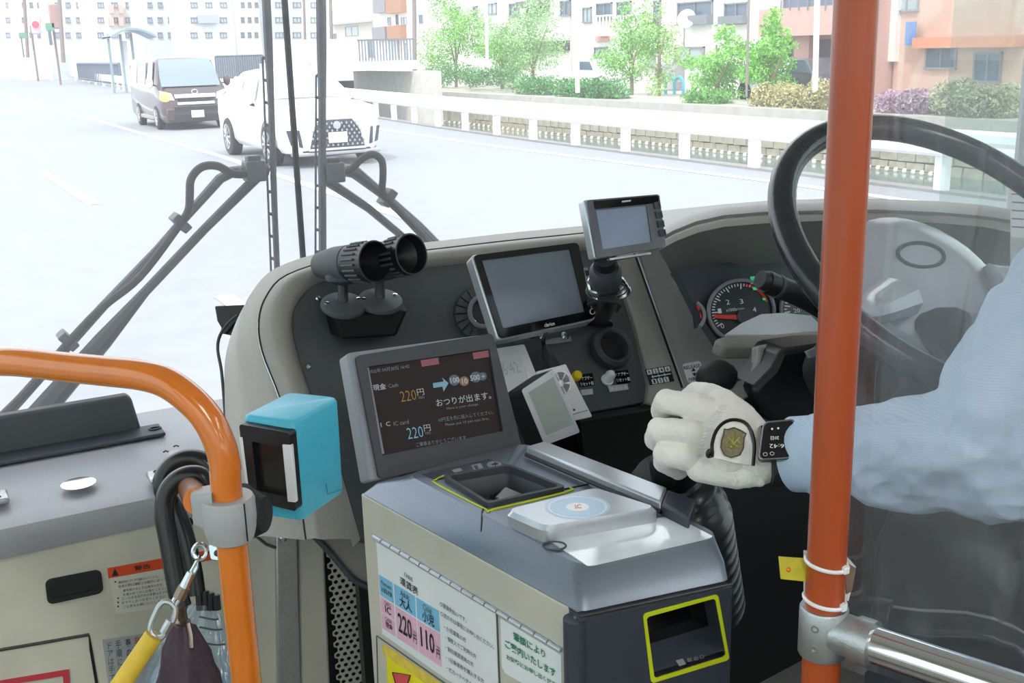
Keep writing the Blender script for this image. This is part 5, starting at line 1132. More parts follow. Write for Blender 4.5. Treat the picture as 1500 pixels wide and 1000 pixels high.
for x, y in ((665.5, 556.5), (697, 552)): patch(mb, DS, ell(x, y, 8, 8, 20), .001)
patch(mb, DS, ell(707, 551, 6, 6, 18), .001); obj('coin_disc', mb, emat('coin_blue', '#4A5C6C', .2), dsc)
mb = MB(); patch(mb, DS, ell(680, 558, 7, 7, 20), .001); obj('coin_disc', mb, emat('coin_amber', '#7E5F44', .2), dsc)
mb = MB(); ptext(mb, '100', tq(659, 553.5, 13, 8, sl_, sv_), DS, .002, .02); ptext(mb, '10', tq(676, 554.5, 8, 8, sl_, sv_), DS, .002, .02); ptext(mb, '500', tq(688, 550, 14, 8, sl_, sv_), DS, .002, .02); ptext(mb, '+', tq(705, 549, 5, 5, sl_, sv_), DS, .002, .01)
obj('coin_lettering', mb, MATS['white_light'], dsc)
for q_ in ([(616, 527.5), (642, 523.5), (643.5, 533), (618, 537)], [(692, 516.5), (717, 512.5), (718.5, 522), (694, 526)]): obj('pink_label', patch(MB(), DS, q_, .001), emat('pink_light', '#8A4C5A', .2), dsc)
obj('rear_neck', MB().box(DP.at(650, 690, -.035)+np.array((0, 0, -.01)), (.15, .03, .06)), M_boxd, fd)

# ================================================================== LEFT FRONT: ledge, panel, tray
YP = 1.95; PN = Plane((0, YP, 1), (0, -1, 0))
fpn = thing('front_door_panel', 'pale front panel with recessed black handle below the grey ledge', 'panel', (.1, 2.0, .35))
obj('panel', MB().box((-.13, YP+.02, .72), (1.06, .04, .80)), M_pale, fpn, smooth=False)
hq = [(66, 850), (148, 834), (152, 868), (70, 886)]
hd = obj('recessed_handle', MB().frame([PN.at(*p, .004) for p in rr(hq, r=.12, asp=1.8)], [PN.at(*p, .004) for p in rr(hq, .05, .22, .95, .8, r=.1, asp=1.6)], PN.n, .006, .003), M_rubber, fpn)
obj('joint_seam', MB().tube([PN.at(-10, 953, .0005), PN.at(130, 929, .0005), PN.at(133, 950, .0005), PN.at(143, 1010, .0005), PN.at(155, 1080, .0005)], .003, 6), M_black, fpn)
obj('rubber_plug', MB().lathe(PN.at(274, 765, 0), PN.n, [(.011, 0), (.011, .003), (.008, .005), (0, .0055)], 16), M_rubber, fpn)
# warning sticker
ws_ = obj('warning_sticker', MB().prism([PN.at(x, y, .0012) for x, y in ((157, 832), (325, 802), (331, 878), (170, 899))], -PN.n*.001), mat('sticker_cream', '#CFCCBF', .5, noise=.03), fpn, smooth=False)
obj('red_header', MB().prism([PN.at(x, y, .0018) for x, y in ((157, 832), (325, 802), (327, 817), (159, 847))], -PN.n*.0005), mat('sticker_red', '#D84A26', .5, noise=.03), ws_, smooth=False)
mb = MB(); patch(mb, PN, [(168, 832), (174, 842.5), (164, 844)], .0025); ptext(mb, '警告', tq(196, 829, 24, 7, -.16, .1), PN, .0024, .01)
for k in range(3): patch(mb, PN, ell(173, 876+k*6, 1.3, 1.3, 8), .002)
patch(mb, PN, ell(169, 852, 1.3, 1.3, 8), .002); obj('black_marks', mb, M_blackprint, ws_)
mb = MB()
for k, (x, w) in enumerate(((173, 60), (173, 70), (180, 58), (180, 65), (178, 68), (178, 64), (180, 60))):
    y = 851+k*6.0; ptext(mb, ('運転中はドアに手を触れないでください', '非常の際は運転士の指示に従って', '扉を開けるときは車外の安全', 'を確かめてからお降りください', '立ったまま走行中の移動はおやめ', '手すりにおつかまりください', 'ご注意をお願いいたします')[k], tq(x, y, w, 4.2, -.16, .1), PN, .002)
obj('fine_lettering', mb, M_greyprint, ws_)
# grey vertical notice
gn = obj('grey_notice', MB().prism([PN.at(x, y, .0012) for x, y in ((150, 937), (222, 926), (235, 1040), (165, 1050))], -PN.n*.001), mat('notice_grey', '#9FA3A8', .5, noise=.03), fpn, smooth=False)
mb = MB(); ptext(mb, '蓋の中の', [(183, 936), (191, 934.5), (196, 988), (188, 989.5)], PN, .002, .015, True); ptext(mb, '手順に従い', [(168, 938), (177, 936.5), (183, 1000), (175, 1001.5)], PN, .002, .0, True); ptext(mb, 'ドアは手であ', [(155, 941), (164, 939.5), (171, 1008), (162, 1009.5)], PN, .002, .0, True)
obj('lettering', mb, M_greyprint, gn)
mb = MB(); ptext(mb, '非常コ', [(196, 933), (205, 931.5), (210, 968), (201, 969.5)], PN, .002, .01, True); obj('red_lettering', mb, mat('notice_red', '#B4434C', .5, noise=.02), gn)
obj('red_framed_notice', MB().frame([PN.at(x, y, .002) for x, y in ((-20, 1000), (101, 980), (106, 1040), (-15, 1060))], [PN.at(x, y, .002) for x, y in ((-14, 1007), (92, 990), (97, 1040), (-10, 1052))], PN.n, .001, .0008, back=False), mat('frame_red', '#B93A45', .5, noise=.02), fpn, smooth=False)
# ledge
lg = thing('front_ledge', 'grey shelf under the left windscreen above the pale panel', 'shelf', (.1, 2.15, 1.1))
zl = 1.178
prof = [(YP-.005, zl-.062), (YP-.012, zl-.03), (YP-.004, zl-.008), (YP+.02, zl), (2.2, zl+.012), (2.40, zl+.014), (2.40, zl-.06)]
M_ledge = mat('ledge_grey', '#9A9BA2', .36, noise=.08, scale=300, bump=.1)
obj('shelf', MB().loft([[np.array((x, a, b)) for a, b in prof] for x in (-.62, .56)]), M_ledge, lg, ang=50)
LD = Plane((0, 0, zl+.006), (0, 0, 1))
tr = thing('shelf_tray', 'long dark grey raised tray strip on the ledge against the windscreen', 'tray', ZP(100, 690, zl+.01))
B_ = AY(190, 668, 2.26); Bz = zl+.015
x1 = AY(200, 640, 2.27)[0]
obj('upstand', MB().prism([np.array(p) for p in ((-.6, 2.27, Bz), (x1+.012, 2.27, Bz), (x1, 2.27, Bz+.075), (x1-.01, 2.27, Bz+.082), (-.6, 2.27, Bz+.082))], (0, .03, 0)), M_dark, tr, bevel=.006)
obj('flange', MB().box(((-.6+x1+.05)/2, 2.245, Bz+.004), (x1+.65, .07, .008)), M_dark2, tr, bevel=.003)
obj('mounting_hole', MB().tube([np.array((x1+.035+.012*math.cos(a), 2.245+.008*math.sin(a), Bz+.009)) for a in np.linspace(0, 6.28, 13)[:-1]], .002, 6, closed=True), M_black, tr)
md = thing('coin_disc', 'flat shiny oval disc lying on the grey ledge', 'disc', LD.at(115, 708, .008))
obj('disc', MB().lathe(LD.at(115, 708, .009), (0, 0, 1), [(.031, 0), (.031, .001), (0, .0012)], 30), M_chrome, md)
for (x, y, nm) in ((231, 701, 'small grey bolted plate on the ledge beside the orange bracket'), (-2, 732, 'small grey bolted plate at the left end of the ledge')):
    p = LD.at(x, y, .008); b_ = thing('bolt_plate', nm, 'plate', p); obj('plate', MB().box(p+np.array((0, 0, .004)), (.034, .05, .012)), M_alu, b_, bevel=.004)
    for dy in (-.012, .013): obj('bolt', MB().tube([p+np.array((.004*math.cos(a), dy+.004*math.sin(a), .0105)) for a in np.linspace(0, 6.28, 9)[:-1]], .0012, 5, closed=True), M_dark, b_)
# corner gadget with lead at the side of the surround
cg = thing('corner_sensor', 'small black box with a black lead beside the console by the glass', 'sensor', D(338, 470, 2.32))
obj('housing', MB().loft([[D(x, y, d) for x, y in ((322, 488), (344, 492), (352, 470), (330, 462))] for d in (2.30, 2.36)]), M_black, cg, bevel=.002)
obj('hood', MB().prism([D(x, y, 2.29) for x, y in ((314, 448), (358, 446), (359, 458), (344, 474), (330, 490), (318, 470))], FW*.05), M_black, cg, bevel=.003)
obj('mount', MB().tube([D(342, 480, 2.33), D(352, 560, 2.30), D(365, 640, 2.25)], .008, 8), M_black, cg)
obj('lead', MB().tube([D(348, 462, 2.26), D(334, 474, 2.24), D(322, 492, 2.22), D(319, 512, 2.2), D(324, 540, 2.17), D(327, 570, 2.14), D(330, 610, 2.1), D(332, 640, 2.08), D(336, 658, 2.06)], .0035, 6, smooth=4), M_rubber, cg)
# panels below the surround: pale columns, metal strip, perforated plate
cp = thing('console_base', 'pale console base with metal strip and perforated plate behind the fare box', 'panel', (.5, 1.8, .35))
BPn = Plane(D(430, 880, 2.0), (-.15, -1, 0))
slab('side_column', BPn, [(345, 756), (405, 768), (412, 1400), (372, 1400)], .04, M_pale, cp, .004, h=-.01)
slab('metal_strip', BPn, [(404, 764), (436, 770), (452, 1400), (412, 1400)], .02, M_alu, cp, .003, h=.006)
slab('centre_column', BPn, [(436, 764), (474, 772), (500, 1400), (450, 1400)], .04, M_pale, cp, .004)
slab('backing', BPn, [(470, 740), (640, 700), (700, 1400), (480, 1400)], .02, M_black, cp, h=-.03)
obj('screw', MB().lathe(BPn.at(415, 789, .006), BPn.n, [(.007, 0), (.005, .003), (0, .004)], 12), M_steel, cp)
obj('seam_edge', MB().tube([BPn.at(x, y, .004) for x, y in ((373, 783), (390, 797), (404, 802))], .003, 6), M_dark, cp)
mb = MB(); cx0, cy0 = 478, 805; ux = BPn.at(488, 880)-BPn.at(478, 880); stp = .0135
o0 = BPn.at(478, 812, -.004); ex = norm(BPn.at(540, 820)-BPn.at(478, 812)); ex[2] = 0; ex = norm(ex); ez = np.array((.0, 0, -1.0))
for r in range(34):
    for k in range(12):
        c = o0+ex*((k+.5+(r % 2)*.5)*stp)+ez*(r*stp*.866)
        ou = [c+(ex*math.cos(a)+ez*math.sin(a))*stp*.577 for a in [math.radians(30+60*j) for j in range(6)]]
        inn = [c+(ex*math.cos(a)+ez*math.sin(a))*stp*.33 for a in [math.radians(30+60*j) for j in range(6)]]
        b0 = len(mb.v); mb.v += [tuple(p) for p in ou+inn]; mb.f += [(b0+j, b0+(j+1) % 6, b0+6+(j+1) % 6, b0+6+j) for j in range(6)]
pf = obj('perforated_plate', mb, M_pale, cp, smooth=False); pf['kind'] = 'stuff'; sm_ = pf.modifiers.new('th', 'SOLIDIFY'); sm_.thickness = .0015
bt_ = thing('side_bin', 'brownish grey slanted bin with dark edge strip between the blue unit and the fare box', 'bin', D(500, 830, 1.85))
BB = Plane(D(500, 810, 1.84), (-.3, -1, .4))
slab('face', BB, [(455, 777), (505, 760), (535, 770), (548, 860), (520, 850), (500, 826)], .02, mat('bin_brown', '#8A8480', .5, noise=.05), bt_, .003)
obj('edge_strip', MB().tube([BB.at(x, y, .004) for x, y in ((452, 777), (478, 803), (502, 831), (520, 850), (548, 863))], .0055, 8, smooth=3), M_dark2, bt_)
obj('lever', MB().tube([BB.at(512, 742, .02), BB.at(519, 748, .02), BB.at(526, 746, .02)], .006, 8), M_chrome, bt_)
obj('arm', MB().tube([BB.at(505, 755, .0), BB.at(520, 765, .01), BB.at(540, 785, .01)], .008, 8), M_black, bt_)

# ================================================================== ORANGE RAILS, STRAP, VALIDATOR
PX, PY = .219, 1.05
th = math.radians(-42); RP = Plane((PX, PY, 1.4), (math.cos(th), -math.sin(th), 0)); RP.n = norm(np.cross((math.sin(th), math.cos(th), 0), (0, 0, 1)))
hr = thing('handrail', 'orange bent handrail with an upright post at the left front', 'handrail', (PX, PY, .35))
pts = [(333, 730), (331, 690), (322, 650), (303, 612), (276, 583), (243, 560), (205, 549), (150, 543), (90, 537), (40, 531), (8, 529), (-22, 531), (-62, 544), (-98, 575), (-118, 620), (-124, 660)]
path = [RP.at(*p) for p in pts]; post = [down(path[0], .35), down(path[0], 1.2)]
obj('tube', MB().tube(post+path+[down(path[-1], 1.0), down(path[-1], .35)], .0158, 20, smooth=5), M_orange, hr)
rp = path[0]
cl = thing('rail_clamp', 'light grey two-piece plastic clamp on the orange post', 'clamp', rp-np.array((0, 0, .08)))
M_clamp = mat('clamp_grey', '#A8A9AB', .45, noise=.04, scale=100, bump=.1)
c0_ = RP.at(337, 790); c1_ = RP.at(334, 727); c0_[:2] = rp[:2]; c1_[:2] = rp[:2]
obj('body', MB().lathe(c0_, (0, 0, 1), [(.020, 0), (.023, .002), (.026, .012), (.0275, .025), (.0275, c1_[2]-c0_[2]-.004), (.0255, c1_[2]-c0_[2]), (.0162, c1_[2]-c0_[2])], 28), M_clamp, cl)
dirl = norm(np.array((-.75, .35, 0)))
obj('ear', MB().loft([rnd([c0_+dirl*.012+np.array((0, 0, z))+np.cross(dirl, (0, 0, 1))*w for z, w in ((.012, -.016), (.012, .016), (.058, .016), (.058, -.016))], .005), rnd([c0_+dirl*.034+np.array((0, 0, z))+np.cross(dirl, (0, 0, 1))*w for z, w in ((.022, -.011), (.022, .011), (.056, .011), (.056, -.011))], .005)]), M_clamp, cl)
obj('split_line', MB().tube([c0_+np.array((.0105, -.0255, .006)), c0_+np.array((.0105, -.0257, c1_[2]-c0_[2]-.001))], .0008, 5), M_black, cl)
obj('bolt', MB().lathe(c0_+dirl*.02+np.array((0.00, -.019, .025)), (-.3, -1, 0), [(.005, -.002), (.005, .002), (0, .001)], 12), M_dark, cl)
# lower cross bar with bracket to the ledge
cb0 = c0_+np.array((0, 0, .045)); br0 = LD.at(262, 690, .04)
xb = thing('cross_bar', 'short orange bar from the clamp to the ledge bracket', 'bar', br0)
obj('tube', MB().tube([cb0+dirl*.03, br0], .0145, 16), M_orange, xb)
obj('bracket', MB().tube([br0+norm(br0-cb0)*-.03, br0+norm(br0-cb0)*.012, br0+norm(br0-cb0)*.02, LD.at(258, 675, .03), LD.at(262, 684, .005)], [.021, .023, .021, .022, .024], 18), M_clamp, xb)
for q in ((258, 653), (243, 661)): obj('slot_screw', MB().tube([D(q[0]-4, q[1]+1, 2.0), D(q[0], q[1]-1, 2.0), D(q[0]+4, q[1]+.5, 2.0)], .0016, 5), M_dark, xb)
# black disc mount and light blue validator
vd = thing('card_validator', 'light blue box unit with black slotted front clamped to the orange post', 'ticket machine', D(440, 770, 1.3))
Cn = D(430, 617, 1.27)
def az(a): a = math.radians(a); return np.array((math.sin(a), math.cos(a), 0))
dL, dR = -az(180-36-180+0), az(58)
dL = az(-40); dR = az(52)
def hit(px_, py_, d):   # length along level direction d from Cn so that it meets column px_
    lo, hi = 0.0, .5
    def col(t):
        v = Cn+d*t-CAM; w = v@FW; return 750+F*(v@RT)/w
    for _ in range(50):
        mid_ = (lo+hi)/2
        if (col(mid_) > px_) == (d is dL): lo = mid_
        else: hi = mid_
    return lo
lL, lR = hit(353, 0, dL), hit(497, 0, dR)
hh = .128
def vb(a, b, z): return Cn+dL*a*lL+dR*b*lR+np.array((0, 0, z))
M_cyan = mat('light_blue_plastic', '#4DBCDA', .34, noise=.03, scale=100, bump=.08, bscale=800)
def vring(z, k, e): return rnd([vb(e, e, z), vb(1-e, e, z), vb(1-e, 1-e, z), vb(e, 1-e, z)], k)
obj('case', MB().loft([vring(-hh, .008, .04), vring(-hh+.004, .01, .01), vring(-hh*.3, .01, 0), vring(-.006, .01, .0), vring(-.0015, .01, .02), vring(0, .01, .05)]), M_cyan, vd, ang=50)
VN = np.cross(dL, (0, 0, 1)); VN = VN if VN@(CAM-Cn) > 0 else -VN
VP = Plane(Cn, VN)
vq = [(350, 621), (424, 634), (434, 749), (363, 732)]
bz = obj('front_frame', MB().frame([VP.at(*p, .012) for p in rr(vq, r=.05)], [VP.at(*p, .012) for p in rr(vq, .22, .2, .84, .84, r=.02)], VN, .014, .010), M_black, vd)
obj('window', MB().prism([VP.at(*p, .004) for p in rr(vq, .22, .2, .84, .84, r=.02)], -VN*.001), mat('window_dark', '#23211F', .25, noise=.05), vd, smooth=False)
obj('white_side_bar', MB().prism([VP.at(x, y, .0135) for x, y in ((413, 651), (426, 652), (433, 736), (421, 735))], -VN*.006), M_white, vd, bevel=.001)
obj('white_side_bar', MB().prism([VP.at(x, y, .0125) for x, y in ((350, 640), (355, 640), (365, 722), (361, 722))], -VN*.006), M_white, vd, bevel=.001)
obj('window_sill', MB().prism([VP.at(x, y, .0105) for x, y in ((374, 719), (412, 726), (413, 732), (373, 724))], -VN*.004), M_greyp, vd, smooth=False)
obj('lid_seam', MB().tube([vb(.0, .55, -.1)-dL*.0008, vb(0, .57, -.115)-dL*.0008, vb(0, .95, -.122)-dL*.0008], .0006, 5), mat('seam_blue', '#2F8FB0', .5), vd)
obj('disc_mount', MB().lathe(D(352, 752, 1.21), norm(RT-FW*.2), [(0, -.02), (.028, -.02), (.034, -.008), (.034, .004), (.028, .014), (.02, .03), (.0, .031)], 24), M_rubber, vd)
# ring plate, lanyard, carabiner, yellow strap
ly = thing('strap_lanyard', 'steel ring, wire loop and carabiner hanging from the orange post', 'lanyard', D(300, 815, 1.2))
obj('ring_plate', MB().prism([D(x, y, 1.14) for x, y in rr([(304, 797), (326, 797), (327, 822), (308, 820)], r=.2)], FW*.003), M_steel, ly, bevel=.0008)
obj('plate_bolt', MB().ball(D(318, 810, 1.138), .0035), M_dark, ly)
obj('ring', MB().tube([D(293+10*math.cos(a), 808+11*math.sin(a), 1.14) for a in np.linspace(0, 6.28, 17)[:-1]], .0026, 8, closed=True), M_steel, ly)
obj('wire_loop', MB().tube([D(293, 814, 1.14), D(283, 833, 1.14), D(272, 850, 1.14), D(254, 880, 1.14), D(256, 888, 1.14), D(266, 872, 1.14), D(278, 850, 1.14), D(288, 830, 1.14)], .0024, 7, closed=True), M_steel, ly)
obj('sleeve', MB().tube([D(280, 838, 1.138), D(268, 864, 1.138)], [.0042, .0055], 10), M_steel, ly)
obj('swivel', MB().tube([D(270, 860, 1.138), D(262, 876, 1.138)], .0065, 10), mat('copper_tone', '#8F7F72', .4, .8, noise=.05), ly)
obj('carabiner', MB().tube([D(*p, 1.14) for p in ((236, 884), (249, 882), (257, 892), (254, 908), (240, 930), (230, 934), (221, 926), (222, 912))], .0032, 8, closed=True, smooth=4), M_alu, ly)
obj('gate_screw', MB().tube([D(250, 908, 1.139), D(240, 926, 1.139)], .005, 10), M_alu, ly)
ys_ = thing('yellow_strap', 'yellow sleeve strap running from the carabiner to the lower left', 'strap', D(170, 1000, 1.16))
obj('sleeve', MB().tube([D(226, 930, 1.14), D(200, 968, 1.14), D(168, 1015, 1.13), D(120, 1080, 1.1), down(path[-1], .95)+np.array((.02, -.02, 0))], .0105, 12, smooth=3, flat=.9), mat('strap_yellow', '#D9B73C', .55, noise=.06, scale=60), ys_)
# umbrellas
M_handle = mat('umbrella_handle', '#131416', .3, coat=.15, noise=.08, scale=40)
u1 = thing('folded_umbrella', 'folded dark purple umbrella hooked by its black crook on the orange bar', 'umbrella', D(290, 1000, 1.42))
obj('crook_handle', MB().tube([D(x, y, 1.36) for x, y in ((304, 716), (296, 698), (275, 696), (255, 707), (243, 727), (241, 755), (247, 790), (254, 830), (261, 868), (266, 888))], .0125, 12, smooth=5), M_handle, u1)
obj('ferrule', MB().lathe(D(265, 886, 1.36), norm(D(272, 935, 1.37)-D(265, 886, 1.36)), [(.008, -.004), (.008, .004), (.006, .008), (.006, .02), (.009, .022), (.009, .028), (.0055, .03), (.0055, .045), (.01, .047), (.012, .06)], 18), mat('bronze_metal', '#7A6A63', .35, .9, noise=.1, scale=80), u1)
axs = [D(268, 915, 1.365), D(271, 950, 1.37), D(276, 990, 1.38), D(282, 1040, 1.39), D(290, 1120, 1.4)]
rings = []
for i, (c, r) in enumerate(zip(axs, (.013, .027, .036, .041, .041))):
    rings.append([c+r*(1+.16*math.sin(a*6+i*1.6)+.08*math.sin(a*11+i))*(math.cos(a)*RT+math.sin(a)*FW) for a in np.linspace(0, 2*math.pi, 43)[:-1]])
obj('canopy', MB().loft(rings), mat('purple_cloth', '#4B3C48', .8, noise=.1, scale=90, bump=.2), u1, ang=70)
obj('rib_tips', MB().tube([D(276, 912, 1.34), D(280, 930, 1.34), D(281, 948, 1.34)], .003, 6), M_steel, u1)
u2 = thing('folded_umbrella', 'clear vinyl umbrella with pale blue tint behind the dark purple umbrella', 'umbrella', D(320, 1000, 1.5))
obj('crook_handle', MB().tube([D(x, y, 1.5) for x, y in ((312, 690), (296, 674), (272, 671), (250, 682), (238, 702), (240, 722), (256, 745), (270, 780), (282, 830), (288, 870))], .0125, 12, smooth=5), M_handle, u2)
mb = MB()
for k in range(4): mb.cyl(D(292+k*8, 862+k*3, 1.5), D(294+k*8, 893, 1.5), .006, n=8)
obj('runner', mb, M_black, u2)
rings = []
for i, (y, r) in enumerate(((885, .012), (905, .026), (935, .04), (970, .05), (1010, .058), (1100, .06))):
    c = D(296-(y-885)*.18, y, 1.5); rings.append([c+r*(1+.2*math.sin(a*6+i*.9))*(math.cos(a)*RT+math.sin(a)*FW*.6) for a in np.linspace(0, 2*math.pi, 37)[:-1]])
obj('vinyl_canopy', MB().loft(rings, caps=False), clear_mat('blue_vinyl', (.82, .9, .97, 1), haze=.12, gloss=.08, rough=.1, hazecol=(.75, .88, 1, 1), bump=.4, bscale=30), u2)
mb = MB()
for y, w in ((903, 24), (918, 30), (940, 34)): mb.tube([D(292, y, 1.47), D(306+w*.3, y+4, 1.47), D(296+w, y+3, 1.47)], .0014, 5, smooth=3)
obj('ribs', mb, M_dark, u2)

# ================================================================== RIGHT: orange pole, clamp, chrome rail, film
pb, pt = D(1203, 990, 1.0), D(1254, 10, .86)
pxy = np.array(((D(1228, 500, .89))[0], (D(1228, 500, .89))[1]))
op = thing('grab_pole', 'tall orange vertical pole in front of the driver seat', 'pole', (*pxy, .35))
obj('tube', MB().tube([np.array((*pxy, z)) for z in (.35, 1.2, 2.0, 2.73)], .0168, 28), mat('orange_pole', '#AA481B', .35, coat=.25, noise=.04, scale=8), op)
def onp(y): # height on the pole seen at picture row y
    lo, hi = .3, 2.7
    for _ in range(50):
        m_ = (lo+hi)/2; v = np.array((*pxy, m_))-CAM; yy = 500-F*(v@UP)/(v@FW)
        if yy > y: lo = m_
        else: hi = m_
    return np.array((*pxy, lo))
zt0, zt1 = onp(887)[2], onp(956)[2]
rdir = norm(np.array((.36, -.93, 0)))
tc_ = thing('pole_tee_clamp', 'cast aluminium tee clamp joining the orange pole and chrome rail', 'clamp', (*pxy, zt1))
hcl = zt0-zt1
obj('body', MB().lathe((*pxy, zt1), (0, 0, 1), [(.0172, 0), (.0205, .0005), (.0212, .002), (.0212, hcl-.002), (.0200, hcl), (.0172, hcl)], 30), M_alu, tc_)
m0 = np.array((*pxy, (zt0+zt1)/2+.002))
obj('socket', MB().lathe(m0, rdir, [(.0185, .012), (.0185, .028), (.0205, .031), (.0205, .046), (.0172, .047)], 28), M_alu, tc_)
for z in (.3, .72):
    cc = np.array((*pxy, zt1+hcl*z)); dv = norm((CAM-cc)*np.array((1, 1, 0))-RT*.35); obj('grub_screw', MB().lathe(cc+dv*.0205, dv, [(.0036, 0), (.0036, .0012), (.002, .0012), (.002, .0002), (0, .0002)], 12), M_steel, tc_)
rl_ = thing('chrome_rail', 'polished chrome rail running right from the tee clamp', 'rail', m0+rdir*.3)
obj('tube', MB().tube([m0+rdir*.03, m0+rdir*.9], .0162, 28), M_chrome, rl_)
# ties and paper tag
tg_ = thing('strap_tag', 'yellow tag with orange stud held to the pole by white cable ties', 'tag', onp(850))
for y in (824, 878):
    c = onp(y); obj('cable_tie', MB().tube([c+.0178*(math.cos(a)*RT+math.sin(a)*norm(FW*(1, 1, 0)))+np.array((0, 0, -.002*math.cos(a))) for a in np.linspace(0, 6.28, 33)[:-1]], .0018, 6, closed=True), M_white, tg_)
    hd_ = c+.0178*norm(-FW*(1, 1, 0)*.75+RT*.65); obj('tie_head', MB().box(hd_, (.006, .006, .0065)), M_white, tg_, bevel=.001)
q_ = [(1141, 815), (1182, 818), (1182, 852), (1144, 848)]; dpp = np.dot(onp(835)-CAM, FW)+.005
obj('yellow_tab', MB().prism([D(x, y, dpp) for x, y in q_], FW*.0025), mat('tab_yellow', '#BFB12A', .6, noise=.1, scale=100), tg_, bevel=.0005)
obj('orange_stud', MB().ball(D(1155, 834, dpp), .0022), M_orange, tg_)
obj('backing_tape', MB().prism([D(x, y, dpp+.008) for x, y in ((1178, 806), (1240, 814), (1254, 830), (1248, 860), (1243, 880), (1178, 868))], FW*.002), mat('tape_white', '#D9D9D6', .6, noise=.1, scale=60), tg_)
obj('corner_protector', MB().prism([D(x, y, dpp-.004) for x, y in ((1238, 822), (1254, 832), (1248, 866), (1240, 870))], FW*.002), mat('brown_film', '#6A5546', .5, noise=.2, scale=60), tg_)
# plastic sheet: hangs from high up, fixed to the pole, slightly wavy
film = clear_mat('plastic_film', (.93, .94, .94, 1), haze=.085, gloss=.10, rough=.05, hazecol=(.93, .95, 1, 1), bump=.9, bscale=5, streak=.26, stretch=(1, 1, .22), lo=.5, hi=.85, trans=True)
rows = []
NZ, NX = 60, 44
for i in range(NZ+1):
    z = onp(955)[2]-.02+(2.66-onp(955)[2])*i/NZ; row_ = []
    for j in range(NX+1):
        t = -.028+.78*j/NX; low = max(0, 1-(z-1.2)/.5)
        w = .006*math.sin(t*31+z*3)+.004*math.sin(t*57-z*9)+low*.014*math.sin(t*23+z*17)
        p = np.array((*pxy, z))+rdir*t+np.array((rdir[1], -rdir[0], 0))*(-(.020)-w*min(1, max(0, t)*10)); row_.append(p)
    rows.append(row_)
T(obj('plastic_sheet', MB().loft(rows, closed=False, caps=False), film, ang=180), 'creased clear plastic sheet hanging beside the orange pole around the driver', 'screen')
# lower plate under the rail
lp_ = thing('lower_partition', 'dark partition plate with a bright edge under the chrome rail', 'partition', m0+rdir*.3-np.array((0, 0, .9)))
q0_ = m0+rdir*.04-np.array((0, 0, .03)); q1_ = m0+rdir*.9-np.array((0, 0, .03))
obj('plate', MB().prism([q0_, q1_, down(q1_, .4), down(q0_, .4)], (.006, .002, 0)), mat('partition_navy', '#20242D', .5, noise=.1), lp_, smooth=False)
e_ = m0+rdir*.105-np.array((0, 0, .025)); obj('bright_edge', MB().tube([e_, down(e_, .4)], .003, 6), M_steel, lp_)

# ================================================================== DRIVER
M_glove = mat('white_glove_leather', '#E4E1DA', .6, noise=.04, scale=60, bump=.25, bscale=500)
M_shirt = mat('light_blue_shirt', '#B9CBE2', .8, noise=.03, scale=30, bump=.2, bscale=700)
# fine woven stripe
_nt = M_shirt.node_tree; _b = _nt.nodes['Principled BSDF']; _tc = _nt.nodes.new('ShaderNodeTexCoord'); _wv = _nt.nodes.new('ShaderNodeTexWave'); _wv.inputs['Scale'].default_value = 130; _wv.bands_direction = 'Z'; _wv.inputs['Distortion'].default_value = 1
_mx = _nt.nodes.new('ShaderNodeMix'); _mx.data_type = 'RGBA'; _mx.inputs[6].default_value = lin('#BFD0E6'); _mx.inputs[7].default_value = lin('#B2C6E0')
_nt.links.new(_tc.outputs['Object'], _wv.inputs['Vector']); _nt.links.new(_wv.outputs['Fac'], _mx.inputs[0]); _nt.links.new(_mx.outputs[2], _b.inputs['Base Color'])
M_skin = mat('skin', '#B98467', .5, noise=.06, scale=40)
M_trous = mat('dark_trousers', '#22252E', .8, noise=.1, scale=60)
pr = thing('person', 'driver in light blue striped shirt and white glove resting a hand on the gear lever', 'person', (1.15, .35, .7))
KD = 1.08
def A_(x, y, d): return D(x, y, d*KD)
def _sc(l): return [('c', [(c, r*KD) for c, r in p[1]]) for p in l]
# glove: palm + four curled fingers + thumb grown into one surface
PALM = _sc([('c', [(A_(1112, 672, 1.175), .026), (A_(1085, 655, 1.18), .030), (A_(1062, 642, 1.185), .030)]),
        ('c', [(A_(1105, 650, 1.19), .025), (A_(1078, 622, 1.20), .028), (A_(1058, 602, 1.21), .024)]),
        ('c', [(A_(1095, 680, 1.18), .024), (A_(1065, 676, 1.18), .026), (A_(1040, 670, 1.19), .022)]),
        ('c', [(A_(1128, 668, 1.175), .027), (A_(1108, 672, 1.175), .029)]),
        ('c', [(A_(1066, 640, 1.215), .03), (A_(1044, 636, 1.215), .024)])])
FING = _sc([('c', [(A_(1062, 592, 1.225), .0165), (A_(1040, 579, 1.235), .015), (A_(1020, 576, 1.25), .014), (A_(1008, 586, 1.275), .013)]),
        ('c', [(A_(1044, 604, 1.205), .0165), (A_(1016, 594, 1.195), .0150), (A_(976, 588, 1.200), .0142), (A_(970, 600, 1.232), .0135), (A_(990, 613, 1.262), .0125)]),
        ('c', [(A_(1034, 640, 1.19), .0165), (A_(1006, 633, 1.182), .0150), (A_(966, 629, 1.186), .0142), (A_(961, 643, 1.218), .0135), (A_(984, 656, 1.248), .0125)]),
        ('c', [(A_(1026, 674, 1.185), .0160), (A_(1002, 669, 1.178), .0145), (A_(975, 664, 1.182), .0138), (A_(974, 676, 1.205), .013), (A_(994, 688, 1.228), .012)]),
        ('c', [(A_(1085, 630, 1.235), .018), (A_(1062, 604, 1.265), .0165), (A_(1040, 606, 1.28), .015), (A_(1022, 616, 1.285), .0135)])])
gl = blob('glove', PALM+FING, M_glove, pr, .0018, 3, [(.012, .0016), (.035, .003)])
